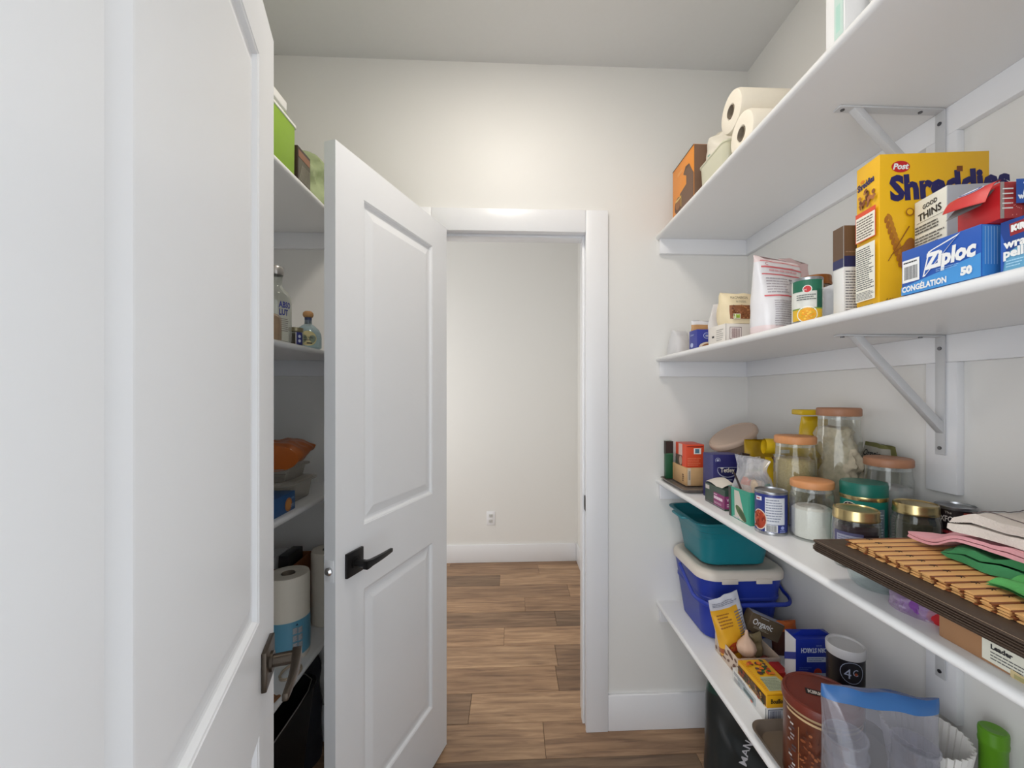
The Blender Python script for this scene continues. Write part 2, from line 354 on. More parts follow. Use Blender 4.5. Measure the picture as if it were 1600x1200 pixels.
# doors ----------------------------------------------------------------------
def make_door(name, label, loc, rotz, w_, free_low, hm):
    root = thing(name, label, 'door', (loc[0], loc[1], .010), rotz); root['kind'] = 'structure'
    st, T, H_ = .1085, .035, 2.03
    xs = [0, st, w_-st, w_]; zs = [0, .223, .832, 1.012, 1.924, H_]
    holes = {(1, 1), (1, 3)}
    q = MB()
    for side in (0, 1):
        yy = 0 if side == 0 else T
        for i in range(3):
            for j in range(5):
                if (i, j) in holes: continue
                P = [(xs[i], yy, zs[j]), (xs[i+1], yy, zs[j]), (xs[i+1], yy, zs[j+1]), (xs[i], yy, zs[j+1])]
                q.poly(P if side == 0 else P[::-1])
    for j in range(5):
        q.poly([(0, T, zs[j]), (0, 0, zs[j]), (0, 0, zs[j+1]), (0, T, zs[j+1])]); q.poly([(w_, 0, zs[j]), (w_, T, zs[j]), (w_, T, zs[j+1]), (w_, 0, zs[j+1])])
    for i in range(3):
        q.poly([(xs[i], T, 0), (xs[i+1], T, 0), (xs[i+1], 0, 0), (xs[i], 0, 0)]); q.poly([(xs[i], 0, H_), (xs[i+1], 0, H_), (xs[i+1], T, H_), (xs[i], T, H_)])
    q.build('slab', DOORP, root, fixn=False, weld=True)
    for z0, z1 in ((.223, .832), (1.012, 1.924)):
        q = MB()
        for side in (0, 1):
            loops = []
            for ins, dp in ((0, 0), (.0015, .0012), (.004, .0020), (.0085, .0085), (.012, .0095), (.018, .0095), (.022, .0085), (.043, .0030), (.046, .0028)):
                yy = dp if side == 0 else T-dp
                loops.append([q.p(a) for a in ((st+ins, yy, z0+ins), (w_-st-ins, yy, z0+ins), (w_-st-ins, yy, z1-ins), (st+ins, yy, z1-ins))])
            for la, lb in zip(loops, loops[1:]):
                for i in range(4):
                    f = (la[i], la[(i+1) % 4], lb[(i+1) % 4], lb[i]); q.face(f if side == 0 else f[::-1])
            q.face(loops[-1] if side == 0 else loops[-1][::-1])
        q.build('panel', DOORP, root, fixn=False)
    # lever sets, both faces
    hx = .066 if free_low else w_-.066; dr = 1 if free_low else -1; hz = .924
    for side in (0, 1):
        s = -1 if side == 0 else 1; y0 = 0 if side == 0 else T
        q = MB(); a, b = sorted((y0, y0+s*.008)); q.box((hx-.0325, a, hz-.0325), (hx+.0325, b, hz+.0325)); ro = q.build('handle', hm, root, bevel=.0015)
        q = MB(); q.tube([(hx, y0+s*.007, hz), (hx, y0+s*.012, hz)], .0165, 20); q.tube([(hx, y0+s*.011, hz), (hx, y0+s*.052, hz)], .0105, 20); q.build('spindle', hm, ro, smooth=True)
        q = MB(); yy = y0+s*.046
        n = 10; rings = []
        for i in range(n+1):
            t = i/n; x = hx+dr*(-.011+t*.118); hh = .0095*(1-t)+.0055*t+(.002 if t < .15 else 0); dd = .0075*(1-t)+.0045*t; yc = yy+s*(.003*math.sin(t*math.pi))
            rings.append([q.p(p_) for p_ in ((x, yc-dd, hz-hh), (x, yc+dd, hz-hh), (x, yc+dd, hz+hh), (x, yc-dd, hz+hh))])
        for ra, rb in zip(rings, rings[1:]):
            for i in range(4): q.face((ra[i], ra[(i+1) % 4], rb[(i+1) % 4], rb[i]))
        q.face(rings[0]); q.face(rings[-1][::-1]); q.build('lever', hm, ro, bevel=.002)
    # latch on the free edge
    ex = 0 if free_low else w_; s = -1 if free_low else 1
    q = MB(); a, b = sorted((ex, ex+s*.0012)); q.box((a, T/2-.0125, hz-.028), (b, T/2+.0125, hz+.028)); lp = q.build('latch_plate', DOORP, root, bevel=.0004)
    q = MB(); q.tube([(ex, T/2, hz), (ex+s*.006, T/2, hz), (ex+s*.011, T/2, hz)], [.0105, .0105, .006], 20); q.build('latch_bolt', CHROME, lp, smooth=True)
    hxx = w_ if free_low else 0; s = 1 if free_low else -1
    for z in (.18, 1.0, 1.82):
        q = MB(); q.tube([(hxx+s*.004, T+.004, z-.045), (hxx+s*.004, T+.004, z+.045)], .0055, 10); q.build('hinge', hm, root, smooth=True)
    return root
make_door('door_1', 'white two-panel door standing open in the middle, black lever handle', (-.4508, 1.075), math.radians(71.02), .5955, True, BLACKM)
make_door('door_2', 'nearest white two-panel door filling the left side, bronze lever handle', (-.2332, .1813), math.radians(108.96), .635, False, BRONZE)

# shelves ---------------------------------------------------------------------
SZ = [2.030, 1.522, 1.017, .509]; TK = .019
def make_bracket(parent, side, y, zt, arm=.245):
    """side +1: on the right wall; origin at the wall corner under the shelf"""
    bx = (XR-.019) if side > 0 else (XL+.019); s = -side
    q = MB(); wd = .0105
    q.box((min(bx, bx+s*.004), y-wd, zt-.27), (max(bx, bx+s*.004), y+wd, zt-.001))
    a, b = sorted((bx, bx+s*arm)); q.box((a, y-wd, zt-.0045), (b, y+wd, zt-.0005))
    o = q.build('bracket', BRK, parent, bevel=.001)
    q = MB(); P = [(bx+s*.205, zt-.006), (bx+s*.198, zt-.006), (bx+s*.003, zt-.215), (bx+s*.003, zt-.228), (bx+s*.008, zt-.226)]
    q.prism([(bx+s*.212, zt-.004), (bx+s*.190, zt-.004), (bx+s*.004, zt-.196), (bx+s*.004, zt-.222)], y-.0085, y+.0085, T=lambda x, z, yy: (x, yy, z)); q.build('brace', BRK, o, bevel=.0015)
    for px_, pz in ((bx+s*.006, zt-.03), (bx+s*.006, zt-.255)):
        q = MB(); q.tube([(bx+s*.003, y, pz), (px_, y, pz)], .0042, 12); q.build('screw', SCREW, o)
    for xx in (.05, .232):
        q = MB(); q.tube([(bx+s*xx, y, zt-.0045), (bx+s*xx, y, zt-.0065)], .0042, 12); q.build('screw', SCREW, o)
for side, nm in ((1, 'right'), (-1, 'left')):
    xw = XR if side > 0 else XL; xf = .598 if side > 0 else -.65
    order = ['top', 'second from top', 'third from top', 'lowest']
    for i, z in enumerate(SZ):
        sh = thing('wall_shelf', '%s white painted shelf on the %s wall' % (order[i], nm), 'shelf', (0, 0, 0), 0, 'white pantry shelves')
        q = MB(); s = -side; r = TK/2   # bullnose board
        prof = [(xw, z), (xw, z+TK)]
        for k in range(9):
            a = math.pi/2-math.pi*k/8; prof.append((xf-s*r+s*r*math.cos(a), z+r+r*math.sin(a)))
        q.prism(prof, Y0, Y1, T=lambda x, zz, yy: (x, yy, zz)); q.build('board', SHELFP, sh, smooth=True)
        c = .018
        a, b = sorted((xw, xw+s*c)); boxo('cleat', (a, Y0, z-.062), (b, Y1-c, z), TRIM, sh, bevel=.0015)
        a, b = sorted((xw, xf-s*.013)); boxo('cleat', (a, Y1-c, z-.062), (b, Y1, z), TRIM, sh, bevel=.0015)
        a, b = sorted((xw, xw+s*c)); boxo('support_board', (a, .862, z-.355), (b, .930, z-.062), TRIM, sh, bevel=.0015)
        if i < 4: make_bracket(sh, side, .893, z)

# ceiling light -----------------------------------------------------------------
lt = thing('ceiling_light', 'round white flush ceiling light with a glowing diffuser', 'ceiling light', (-.03, .985, ZC))
q = MB(); q.lathe([(.165, 0), (.165, -.02), (.155, -.028), (.148, -.02)], 48); q.build('rim', TRIM, lt, smooth=True)
q = MB(); q.lathe([(.150, -.018), (.148, -.028), (.12, -.042), (.07, -.052), (.0005, -.056)], 40); q.build('diffuser', M('lamp_diffuser', (255, 247, 236), .5, emit=DOME_STRENGTH), lt, smooth=True)
# ================================================================ THINGS: builders
W_ = (238, 238, 236); K_ = (28, 28, 32)
BAMB = M('bamboo_lid_wood', (206, 142, 92), .5, var=.12, scale=8, stretch=(1, 9, 1))
BAMB2 = M('bamboo_lid_wood_dull', (172, 122, 92), .5, var=.12, scale=8, stretch=(1, 9, 1))
GOLD = M('gold_tin', (196, 176, 126), .26, metal=.9, var=.05); BRASS = M('copper_tin', (168, 112, 66), .3, metal=.85)
STEEL = M('tin_steel', (168, 170, 174), .3, metal=.9)
GL = GLASS('clear_glass', (246, 248, 246), .05, .62, .03, .75); PLAS = GLASS('clear_film', (242, 242, 244), .10, .45, .12)
GASK = GLASS('silicone_ring', (236, 238, 240), .25, .5, .2)
def carton(name, label, cat, loc, rotz, w_, d, h, col, group=None, faces=None, rough=.42, bevel=.0012, tilt=(0, 0)):
    """one closed box; faces = optional {index: rgb}: 0 bottom 1 top 2 front 3 right 4 back 5 left"""
    root = thing(name, label, cat, loc, rotz, group, tilt)
    mats = [hexm(col, rough, 'card')]; ks = [0]*6
    for i, c in (faces or {}).items():
        m = hexm(c, rough, 'card')
        if m not in mats: mats.append(m)
        ks[i] = mats.index(m)
    q = MB(); q.box((0, 0, 0), (w_, d, h), ks=ks); q.build('carton', mats, root, bevel=bevel)
    root.dims = None if False else None
    return root
def _carton(name, label, cat, loc, rotz, w_, d, h, col, group=None, faces=None, rough=.42, bevel=.0012, tilt=(0, 0)):
    root = thing(name, label, cat, loc, rotz, group, tilt)
    mats = [hexm(col, rough, 'card')]; ks = [0]*6
    for i, c in (faces or {}).items():
        m = hexm(c, rough, 'card')
        if m not in mats: mats.append(m)
        ks[i] = mats.index(m)
    q = MB(); q.box((0, 0, 0), (w_, d, h), ks=ks); q.build('carton', mats, root, bevel=bevel)
    return root
carton = _carton
def P_(root, w_, d, h, side): return Print(box_face(w_, d, h, side))
class Bag:
    def __init__(s, w_, d, h, crumple=.006, seed=1, top=.004, wtop=1.0, wbot=.94, bulge=1.0, freq=14, lean=0.0, pw=.55, topcurve=0.0):
        s.w, s.d, s.h, s.c, s.seed, s.top, s.wt, s.wb, s.fq, s.lean, s.pw, s.bulge, s.tc = w_, d, h, crumple, seed, top, wtop, wbot, freq, lean, pw, bulge, topcurve
    def pt(s, sx, b, side, off=0):
        b_ = min(max(b, 0), 1)
        wid = (s.wb+(1-s.wb)*min(1, b_/.15))*(1+(s.wt-1)*max(0, (b_-.55)/.45))
        T = s.d*((1-b_)**s.pw)*(1+.18*s.bulge*math.sin(math.pi*min(1, b_*1.3)))+s.top
        x = sx*s.w/2*wid
        dep = T/2*max(0, 1-abs(sx)**3.2)**.55
        e = max(0, 1-abs(sx)**6)*min(1, b_*8+.15)
        n1 = noise.noise(Vector((x*s.fq+s.seed*7.1, b_*s.h*s.fq, side*3.3+s.seed)))
        n2 = noise.noise(Vector((x*s.fq*2.7+s.seed, b_*s.h*s.fq*2.2, side*5.1)))
        n3 = abs(noise.noise(Vector((x*s.fq*1.4+b_*s.h*9, b_*s.h*s.fq*.5+s.seed*2.2, side+9.0))))
        dz = s.c*(n1+.5*n2-1.2*n3)
        y = side*(dep+e*dz+off)+s.c*1.5*noise.noise(Vector((x*9, b_*4, s.seed)))*b_+s.lean*b_*b_
        z = b_*s.h+s.tc*math.cos(sx*math.pi/2)*b_**4+(s.c*.8*noise.noise(Vector((x*22, s.seed, side*0)))*b_**6)
        return (x, y, z)
    def mesh(s, name, mats, parent, kf=None, nx=22, nz=22, cap=True):
        q = MB(); n = nx
        def fn(u, v):
            if u < .5: return s.pt(-math.cos(u*2*math.pi), v, -1)
            return s.pt(math.cos((u-.5)*2*math.pi), v, 1)
        q.grid(fn, 2*n, nz, cu=True, kf=kf)
        if cap: q.face([i for i in range(2*n)][::-1], 0); q.face([nz*2*n+i for i in range(2*n)], 0)
        return q.build(name, mats, parent, smooth=True)
    def face(s):
        return lambda x, y, o: s.pt(max(-1, min(1, x/(s.w/2))), y/s.h, -1, o+.0006)
def bag(name, label, cat, loc, rotz, B, mats, kf=None, group=None, tilt=(0, 0), part='pouch', **kw):
    root = thing(name, label, cat, loc, rotz, group, tilt)
    B.mesh(part, mats, root, kf, **kw)
    return root
def can(name, label, cat, loc, r, h, col, rim=STEEL, lidm=STEEL, group=None, rotz=0, ring=True):
    root = thing(name, label, cat, loc, rotz, group)
    q = MB(); q.lathe([(.0005, .001), (r*.93, .001), (r*.985, .0), (r*1.0, .003), (r*.985, .006), (r*.98, .008)], 40); q.build('base_rim', rim, root, smooth=True)
    q = MB(); q.lathe([(r*.98, .006), (r*.98, h-.006)], 48); q.build('label_wrap', hexm(col, .38, 'wrap') if isinstance(col, tuple) else col, root, smooth=True)
    q = MB(); q.lathe([(r*.98, h-.007), (r*1.0, h-.004), (r*1.0, h-.001), (r*.97, h), (r*.94, h-.004), (r*.9, h-.0045), (r*.88, h-.0035), (.0005, h-.0035)], 48); q.build('lid', lidm, root, smooth=True)
    return root
def jar(name, label, loc, r, h, lid, content=None, facets=0, fill=.6, lidh=.018, group=None, cat='jar', shoulder=.80, neck=.93):
    """clear jar with a cap; content = material of what is inside"""
    root = thing(name, label, cat, loc, R.uniform(0, .5), group)
    zt = h-lidh
    def rf(a, rr, z):
        if facets and .008 < z < zt*shoulder+.004:
            m_ = 2*math.pi/facets; t = (a % m_)-m_/2; return rr*math.cos(m_/2)/math.cos(t)*1.025
        return rr
    pr = [(.0005, .004), (r*.82, .003), (r*.90, 0), (r*.985, .006), (r, .014), (r, zt*shoulder*.5), (r, zt*shoulder), (r*.985, zt*shoulder+.006), (r*neck*1.01, zt*shoulder+.016), (r*neck, zt-.004), (r*neck, zt)]
    q = MB(); q.lathe(pr, facets*6 if facets else 48, rf=rf); q.build('glass', GL, root, smooth=True, sharp=18 if facets else 40)
    if content:
        zf = zt*fill; ri = r*(.90 if facets else .93)
        q = MB(); q.lathe([(.0005, .006), (ri*.92, .006), (ri, .012), (ri, zf-.002)]+[(ri*(1-i/5), zf+.003*math.sin(i*2.3)+.001*i) for i in range(1, 5)]+[(.0005, zf+.004)], 40, rf=(lambda a, rr, z: rf(a, rr, z)) if facets else None); q.build('contents', content, root, smooth=True)
    return root, zt
def wood_lid(root, r, zt, m, h=.018):
    q = MB(); q.lathe([(r*.90, zt-.009), (r*.90, zt-.001)], 40); q.build('seal_ring', GASK, root, smooth=True)
    q = MB(); q.lathe([(.0005, zt), (r*.98, zt), (r*1.0, zt+.002), (r*1.0, zt+h-.004), (r*.97, zt+h-.001), (r*.94, zt+h), (.0005, zt+h)], 48); q.build('lid', m, root, smooth=True)
def tin_lid(root, r, zt, m=GOLD, h=.016):
    q = MB(); q.lathe([(r*.96, zt-.006), (r*1.0, zt-.005), (r*1.01, zt-.001), (r*.985, zt+.001), (r*.985, zt+h-.004), (r*.96, zt+h-.0005), (r*.92, zt+h), (r*.88, zt+h-.002), (.0005, zt+h-.0015)], 48); q.build('lid', m, root, smooth=True)
Z1, Z2, Z3, Z4 = [z+TK for z in SZ]
# ================================================================ RIGHT WALL, SECOND SHELF (boxes)
r5 = math.radians
# big yellow cereal box
YEL = (238, 184, 24)
W, D, H = .187, .057, .283
o = carton('cereal_box', 'tall yellow cereal box with blue lettering on the second shelf', 'cereal box', (.6655, .72, Z2), r5(-6), W, D, H, YEL)
p = P_(o, W, D, H, 'front')
p.e(.036, .259, .016, .0105, (196, 30, 36)); p.t(.036, .2545, .0145, 'Post', W_, 'c', shear=.25, bold=.0006)
p.t(.019, .199, .060, 'Shreddies', (34, 30, 92), sx=.86, bold=.0030, rot=r5(3.5))
p.r(.131, .247, .010, .010, (120, 66, 30)); p.done(o, 'brand_lettering'); p = P_(o, W, D, H, 'front')
for i in range(9):
    a = i*.0105; p.e(.017+i*.0028, .168-a*.95, .0036, .0075, (186, 122, 30), rot=.55); p.e(.011+i*.0028, .164-a*.95, .0032, .0070, (168, 104, 26), rot=-.2)
p.q([(.012, .088), (.0135, .088), (.050, .150), (.048, .151)], (150, 92, 26)); p.e(.050, .176, .007, .007, (160, 96, 30)); p.e(.050, .176, .0052, .0052, YEL)
p.q([(.016, .098), (.018, .098), (.044, .118), (.043, .120)], (150, 92, 26))
p.e(.046, .100, .012, .030, (158, 98, 44), rot=-.2); p.e(.046, .088, .010, .018, (196, 132, 74), rot=-.2)
p.done(o, 'wheat_picture'); p = P_(o, W, D, H, 'front'); p.t(.010, .0155, .0095, '440 g', (150, 106, 16)); p.lines(.010, .012, .026, .003, 1, (150, 106, 16)); p.r(.010, .003, .022, .007, (60, 66, 100))
p.t(.128, .012, .022, 'CEREALES', (150, 106, 16), sx=.5); p.done(o)
p = P_(o, W, D, H, 'left')
p.t(.004, .238, .017, 'Shreddies', (34, 30, 92), sx=.62, bold=.0008, rot=r5(6)); p.e(.016, .253, .005, .003, (224, 130, 30))
for i in range(26): p.e(R.uniform(.008, .049), R.uniform(.200, .232), R.uniform(.003, .006), R.uniform(.002, .004), R.choice([(140, 80, 40), (110, 60, 32), (176, 110, 62)]), rot=R.uniform(0, 3))
p.r(.003, .138, .050, .056, (226, 84, 52)); p.r(.0045, .1395, .047, .046, (246, 240, 226)); p.lines(.006, .142, .044, .040, 8, (120, 110, 100))
p.r(.004, .024, .048, .106, (240, 238, 226)); p.lines(.006, .045, .044, .080, 20, (92, 92, 92)); p.lines(.006, .026, .044, .016, 6, (120, 120, 120))
p.lines(.004, .008, .046, .008, 2, (70, 60, 30)); p.done(o)
# thin cracker box in front of it
W, D, H = .120, .066, .188
o = carton('cracker_box', 'narrow white and grey cracker box standing before the yellow cereal box', 'cracker box', (.706, .640, Z2), r5(-9), W, D, H, (176, 177, 182), faces={5: (232, 230, 218), 1: (220, 220, 216)})
p = P_(o, W, D, H, 'left')
p.t(.033, .1695, .0105, 'GOOD', K_, 'c', sx=.9, bold=.0003, rot=r5(5)); p.t(.033, .152, .0175, 'THINS', K_, 'c', sx=.95, bold=.0004, rot=r5(4)); p.r(.006, .147, .054, .0006, K_)
p.lines(.003, .128, .058, .015, 3, (90, 90, 88)); p.r(.020, .098, .042, .0005, K_); p.lines(.003, .062, .059, .062, 12, (96, 96, 94), .42); p.lines(.003, .006, .058, .05, 10, (120, 120, 118), .4); p.done(o)
# sandwich bag box, lettered side to the aisle
ZB = (38, 88, 176); ZL = (70, 148, 214)
W, D, H = .080, .107, .068
o = carton('freezer_bag_box', 'blue freezer bag box with white lettering lying on the second shelf', 'box', (.604, .506, Z2), r5(1), W, D, H, ZB, faces={2: (58, 128, 200), 5: ZB})
p = P_(o, W, D, H, 'left')
p.q([(0, 0), (D, 0), (D, .031), (.06, .022), (0, .012)], ZL)
p.r(.002, .018, .026, .034, (238, 238, 236)); p.bar(.005, .022, .020, .020); p.lines(.004, .046, .022, .004, 1, K_)
p.q([(.033, .020), (.036, .020), (.078, .062), (.083, .066), (.046, .056), (.041, .054)], W_); p.q([(.0355, .0225), (.037, .0225), (.076, .0605), (.079, .063), (.047, .0545), (.043, .052)], ZB)
p.t(.0375, .030, .030, 'Ziploc', W_, sx=.82, shear=.12, bold=.0015)
p.t(.002, .004, .0115, 'CONGÉLATION', W_, sx=.78, bold=.0005); p.t(.084, .008, .014, '50', W_, bold=.0010, sx=.95); p.lines(.052, .022, .03, .005, 2, (150, 190, 230), .3); p.done(o)
p = P_(o, W, D, H, 'front'); 
for i in range(5): p.lines(.004+i*.004, .006, .0016, .050, 1, (130, 176, 224), .98, .1)
p.done(o)
# food wrap box
W, D, H = .070, .30, .062
o = carton('food_wrap_box', 'long light blue cling wrap box at the near end of the second shelf', 'box', (.611, .190, Z2), r5(0), W, D, H, (112, 178, 214), faces={4: (40, 92, 172), 1: (44, 96, 180)})
p = P_(o, W, D, H, 'left'); DB = (24, 62, 138)
p.q([(0, .062), (0, .030), (.004, .022), (.03, .033), (.08, .042), (.3, .044), (.3, .062)], DB)
p.q([(0, .0), (.002, .0), (.006, .03), (0, .05)], ZB)
p.q([(.010, .042), (.06, .045), (.06, .060), (.009, .057)], (150, 40, 44)); p.t(.011, .0475, .0095, 'KIRKLAND', W_, bold=.0009, sx=.95)
p.t(.004, .0285, .014, 'wrap', W_, bold=.0006); p.t(.003, .017, .0145, 'pellicule', W_, bold=.0007); p.lines(.006, .004, .02, .010, 3, (170, 212, 236), .4); p.done(o)
# open red box on top
W, D, H = .11, .058, .046
rz = Z2+.0685
o = thing('red_open_box', 'red cardboard box with lifted flap resting on the blue boxes', 'box', (.6115, .492, rz), r5(-9))
RD = (200, 38, 42)
q = MB(); q.box((0, 0, 0), (W, D, H), ks=[0, 0, 1, 0, 0, 0]); q.build('carton', [hexm(RD, .4, 'card'), hexm((150, 50, 50), .4, 'card')], o, bevel=.001)
q = MB()
def flap(u, v): 
    x = -.001-.018*v; return (x-.004*math.sin(u*3), .058-.062*u, .047-.030*v*v+.004*v+.010*(1-u)*v)
q.grid(flap, 8, 8); q.grid(lambda u, v: (lambda a: (a[0], a[1], a[2]-.0008))(flap(u, v)), 8, 8, flip=True); f_ = q.build('flap', hexm((206, 44, 44), .4, 'card'), o, smooth=True, fixn=False)
q = MB(); q.grid(lambda u, v: (-.002-.016*v, .054-.050*u, .040-.020*v), 6, 4); q.grid(lambda u, v: (-.002-.016*v, .054-.050*u, .0392-.020*v), 6, 4, flip=True); q.build('inner_flap', hexm((128, 128, 130), .6, 'card'), o, fixn=False)
p = Print(lambda x, y, oo: (lambda a: (a[0], a[1], a[2]+oo+.0004))(flap(x, y)))
p.e(.52, .42, .30, .17, (232, 232, 240)); p.e(.52, .42, .27, .145, (58, 72, 160)); p.e(.52, .42, .20, .085, (226, 228, 240)); p.done(f_)
p = P_(o, W, D, H, 'front')
p.r(0, 0, .0045, H, (150, 140, 134)); p.r(.0045, 0, .02, .026, (168, 56, 56)); 
for i in range(5): p.r(.002, .012+i*.006, .012, .0016, (220, 214, 208))
for i in range(40): p.e(R.uniform(.006, .10), R.uniform(.002, .022), .0006, .0006, (226, 150, 140), n=6)
p.r(.0125, .016, .0975, .030, (44, 84, 158)); p.t(.015, .022, .0085, 'w', W_, bold=.0006); p.t(.021, .0215, .019, '0', W_, bold=.0018); p.t(.036, .0215, .014, 'sucre', W_, bold=.0006); p.lines(.020, .039, .02, .004, 1, W_); p.done(o)
# pouch standing behind the cereal box
W, D, H = .062, .030, .187
o = carton('snack_packet', 'white nutrition panel and brown top of packet beside yellow cereal box', 'packet', (.6665, .802, Z2), r5(-4), W, D, H, (232, 231, 228))
p = P_(o, W, D, H, 'front'); p.r(0, .118, W, .069, (112, 84, 62)); p.r(0, .104, W, .022, (44, 48, 92)); p.lines(.003, .004, W-.006, .094, 17, (126, 126, 130), .4); p.lines(.003, .132, .04, .005, 1, (150, 120, 96)); p.done(o)
p = P_(o, W, D, H, 'left'); p.r(0, .118, D, .069, (100, 76, 56)); p.r(0, .104, D, .018, (44, 48, 92)); p.done(o)
# small plain white box
W, D, H = .055, .05, .086
o = carton('plain_white_box', 'small plain white box between the corn can and the cereal box', 'box', (.6925, .850, Z2), r5(-3), W, D, H, (226, 227, 230))
# corn can
o = can('food_can', 'small can with green and yellow corn label on the second shelf', 'can', (.652, .885, Z2), .0298, .101, (222, 222, 214), lidm=STEEL, rotz=r5(0))
f = cyl_face(.0294, a0=math.atan2(-.885, -.652)); p = Print(f, .004)
p.r(-.032, .070, .064, .0245, (30, 104, 78)); p.r(-.032, .007, .064, .026, (222, 178, 44)); p.r(-.032, .031, .064, .003, (120, 150, 60))
p.r(.018, .034, .014, .040, (24, 88, 68)); p.e(.000, .020, .019, .018, (240, 238, 226)); p.e(.000, .019, .016, .0155, (236, 170, 30)); p.e(.0, .074, .0085, .0085, (238, 238, 230)); p.e(.0, .074, .0070, .0070, (196, 38, 40))
for i in range(22): p.e(R.uniform(-.011, .011), R.uniform(.009, .028), .0022, .0018, R.choice([(250, 200, 60), (240, 160, 20)]), n=8)
p.lines(-.018, .050, .034, .014, 3, (70, 80, 80), .4); p.t(-.006, .071, .006, 'pc', W_); p.done(o)
# jar with copper lid behind
o, zt = jar('copper_lid_jar', 'jar with a copper coloured lid just behind the corn can', (.722, .955, Z2), .033, .128, None, M('oat_grain', (196, 170, 130), .9, var=.3, scale=300))
tin_lid(o, .034, zt, BRASS)
# tall pink and white flour bag
B = Bag(.145, .085, .192, .006, 3, wtop=1.12, pw=.40, freq=16)
PK = M('pale_pink_film', (232, 214, 214), .28, var=.04); PW = M('white_film', (232, 230, 232), .25, var=.03)
o = bag('baking_bag', 'tall white bag with pink bands beside the corn can', 'bag', (.676, 1.03, Z2), r5(20), B, [PK, PW], kf=lambda u, v: 0 if v < .10 or v > .9 else 1)
p = Print(B.face(), .006)
for yy, hh in ((.160, .004), (.143, .003), (.088, .0035)): p.r(-.066, yy, .132, hh, (214, 106, 112))
p.r(-.066, .176, .132, .002, (214, 106, 112)); p.t(-.058, .166, .010, 'C', (176, 60, 70)); p.lines(-.05, .150, .10, .009, 1, (220, 170, 174), .5)
p.lines(-.060, .096, .062, .042, 6, (168, 160, 166), .35); p.lines(.006, .096, .05, .042, 5, (150, 146, 150), .4)
p.lines(-.052, .014, .066, .066, 12, (170, 164, 170), .35); p.r(.018, .048, .036, .034, (232, 232, 230)); p.bar(.021, .050, .030, .026); p.r(.0175, .0465, .037, .0008, K_); p.lines(.016, .012, .040, .026, 5, (120, 114, 120), .45); p.done(o)
B = Bag(.10, .03, .225, .009, 8, wtop=1.25, pw=.6)
o = bag('pink_film_bag', 'translucent pink film bag poking up behind the pink banded bag', 'bag', (.80, 1.14, Z2), r5(14), B, [M('pink_film', (226, 196, 196), .3, var=.06)])
p = Print(B.face(), .006); p.t(.0, .196, .014, 'SEL', (90, 80, 84), rot=.6); p.done(o)
# cream pouch of granola on a white box with a bar code
W, D, H = .105, .090, .053
o = carton('white_barcode_box', 'low white box with a bar code under the cream granola bag', 'box', (.6175, 1.172, Z2), r5(3), W, D, H, (228, 222, 214))
p = P_(o, W, D, H, 'front'); p.r(.002, 0, .0008, H, (90, 84, 84)); p.r(.014, .007, .036, .036, (110, 84, 84)); p.r(.0155, .0085, .033, .033, (236, 226, 222)); p.bar(.019, .011, .026, .028, (120, 74, 72)); p.done(o)
p = P_(o, W, D, H, 'left'); p.r(.02, .018, .012, .006, K_); p.lines(.045, .006, .04, .036, 6, (150, 146, 140), .3); p.done(o)
B = Bag(.130, .075, .096, .006, 5, wtop=.94, pw=.28, freq=18)
CR = M('cream_film', (230, 214, 178), .5, var=.04, scale=60)
o = bag('granola_bag', 'cream paper bag with granola window on the white barcode box', 'bag', (.682, 1.214, Z2+.0535), r5(6), B, [CR])
p = Print(B.face(), .006); p.r(-.050, .014, .080, .040, (140, 86, 50))
for i in range(60): p.e(R.uniform(-.046, .028), R.uniform(.016, .052), R.uniform(.002, .004), R.uniform(.001, .003), R.choice([(160, 100, 60), (110, 62, 36), (186, 130, 80)]), rot=R.uniform(0, 3), n=7)
p.r(-.046, .013, .020, .014, (236, 236, 210)); p.r(-.0445, .0145, .017, .011, (150, 176, 48)); p.t(-.048, .072, .0125, 'MACPHERSON', (90, 80, 60), sx=.62); p.t(-.036, .060, .009, 'PATISSERIE', (120, 110, 84), sx=.7); p.done(o)
# blue box
W, D, H = .088, .055, .064
o = carton('small_blue_box', 'small royal blue box at the far end of the second shelf', 'box', (.6165, 1.352, Z2), r5(2), W, D, H, (48, 58, 150))
p = P_(o, W, D, H, 'front'); p.e(.034, .043, .012, .010, (200, 210, 236)); p.e(.034, .043, .0105, .0085, (40, 66, 160)); p.t(.034, .039, .010, 'BE', W_, 'c'); p.e(.040, .004, .034, .018, (226, 210, 190)); p.e(.042, .004, .026, .013, (150, 96, 50)); p.done(o)
p = P_(o, W, D, H, 'left'); p.e(.020, .014, .010, .008, (180, 190, 226)); p.lines(.01, .045, .03, .006, 2, (170, 180, 220)); p.done(o)
# small bags behind
B = Bag(.075, .05, .110, .008, 11, pw=.45)
o = bag('amber_bag', 'amber coloured film bag sitting behind the small royal blue box', 'bag', (.680, 1.455, Z2), r5(5), B, [M('amber_film', (198, 150, 100), .3, var=.2, scale=40), M('white_film', W_)], kf=lambda u, v: 1 if v > .88 else 0)
B = Bag(.085, .08, .095, .006, 12, pw=.35)
o = bag('frosted_bag', 'frosted white bag at the far end beside the amber bag', 'bag', (.652, 1.585, Z2), r5(25), B, [M('frosted_film', (214, 213, 214), .35, var=.05)])
B = Bag(.09, .04, .150, .008, 13, wtop=.6, pw=.6)
o = bag('white_peaked_bag', 'white bag with peaked top behind the cream granola bag', 'bag', (.70, 1.352, Z2), r5(0), B, [M('grey_white_film', (222, 218, 216), .35, var=.05)], tilt=(0, 0))
p = Print(B.face(), .006); p.lines(-.02, .118, .03, .014, 2, (90, 84, 100), .5); p.done(o)
B = Bag(.09, .05, .165, .008, 14, pw=.5)
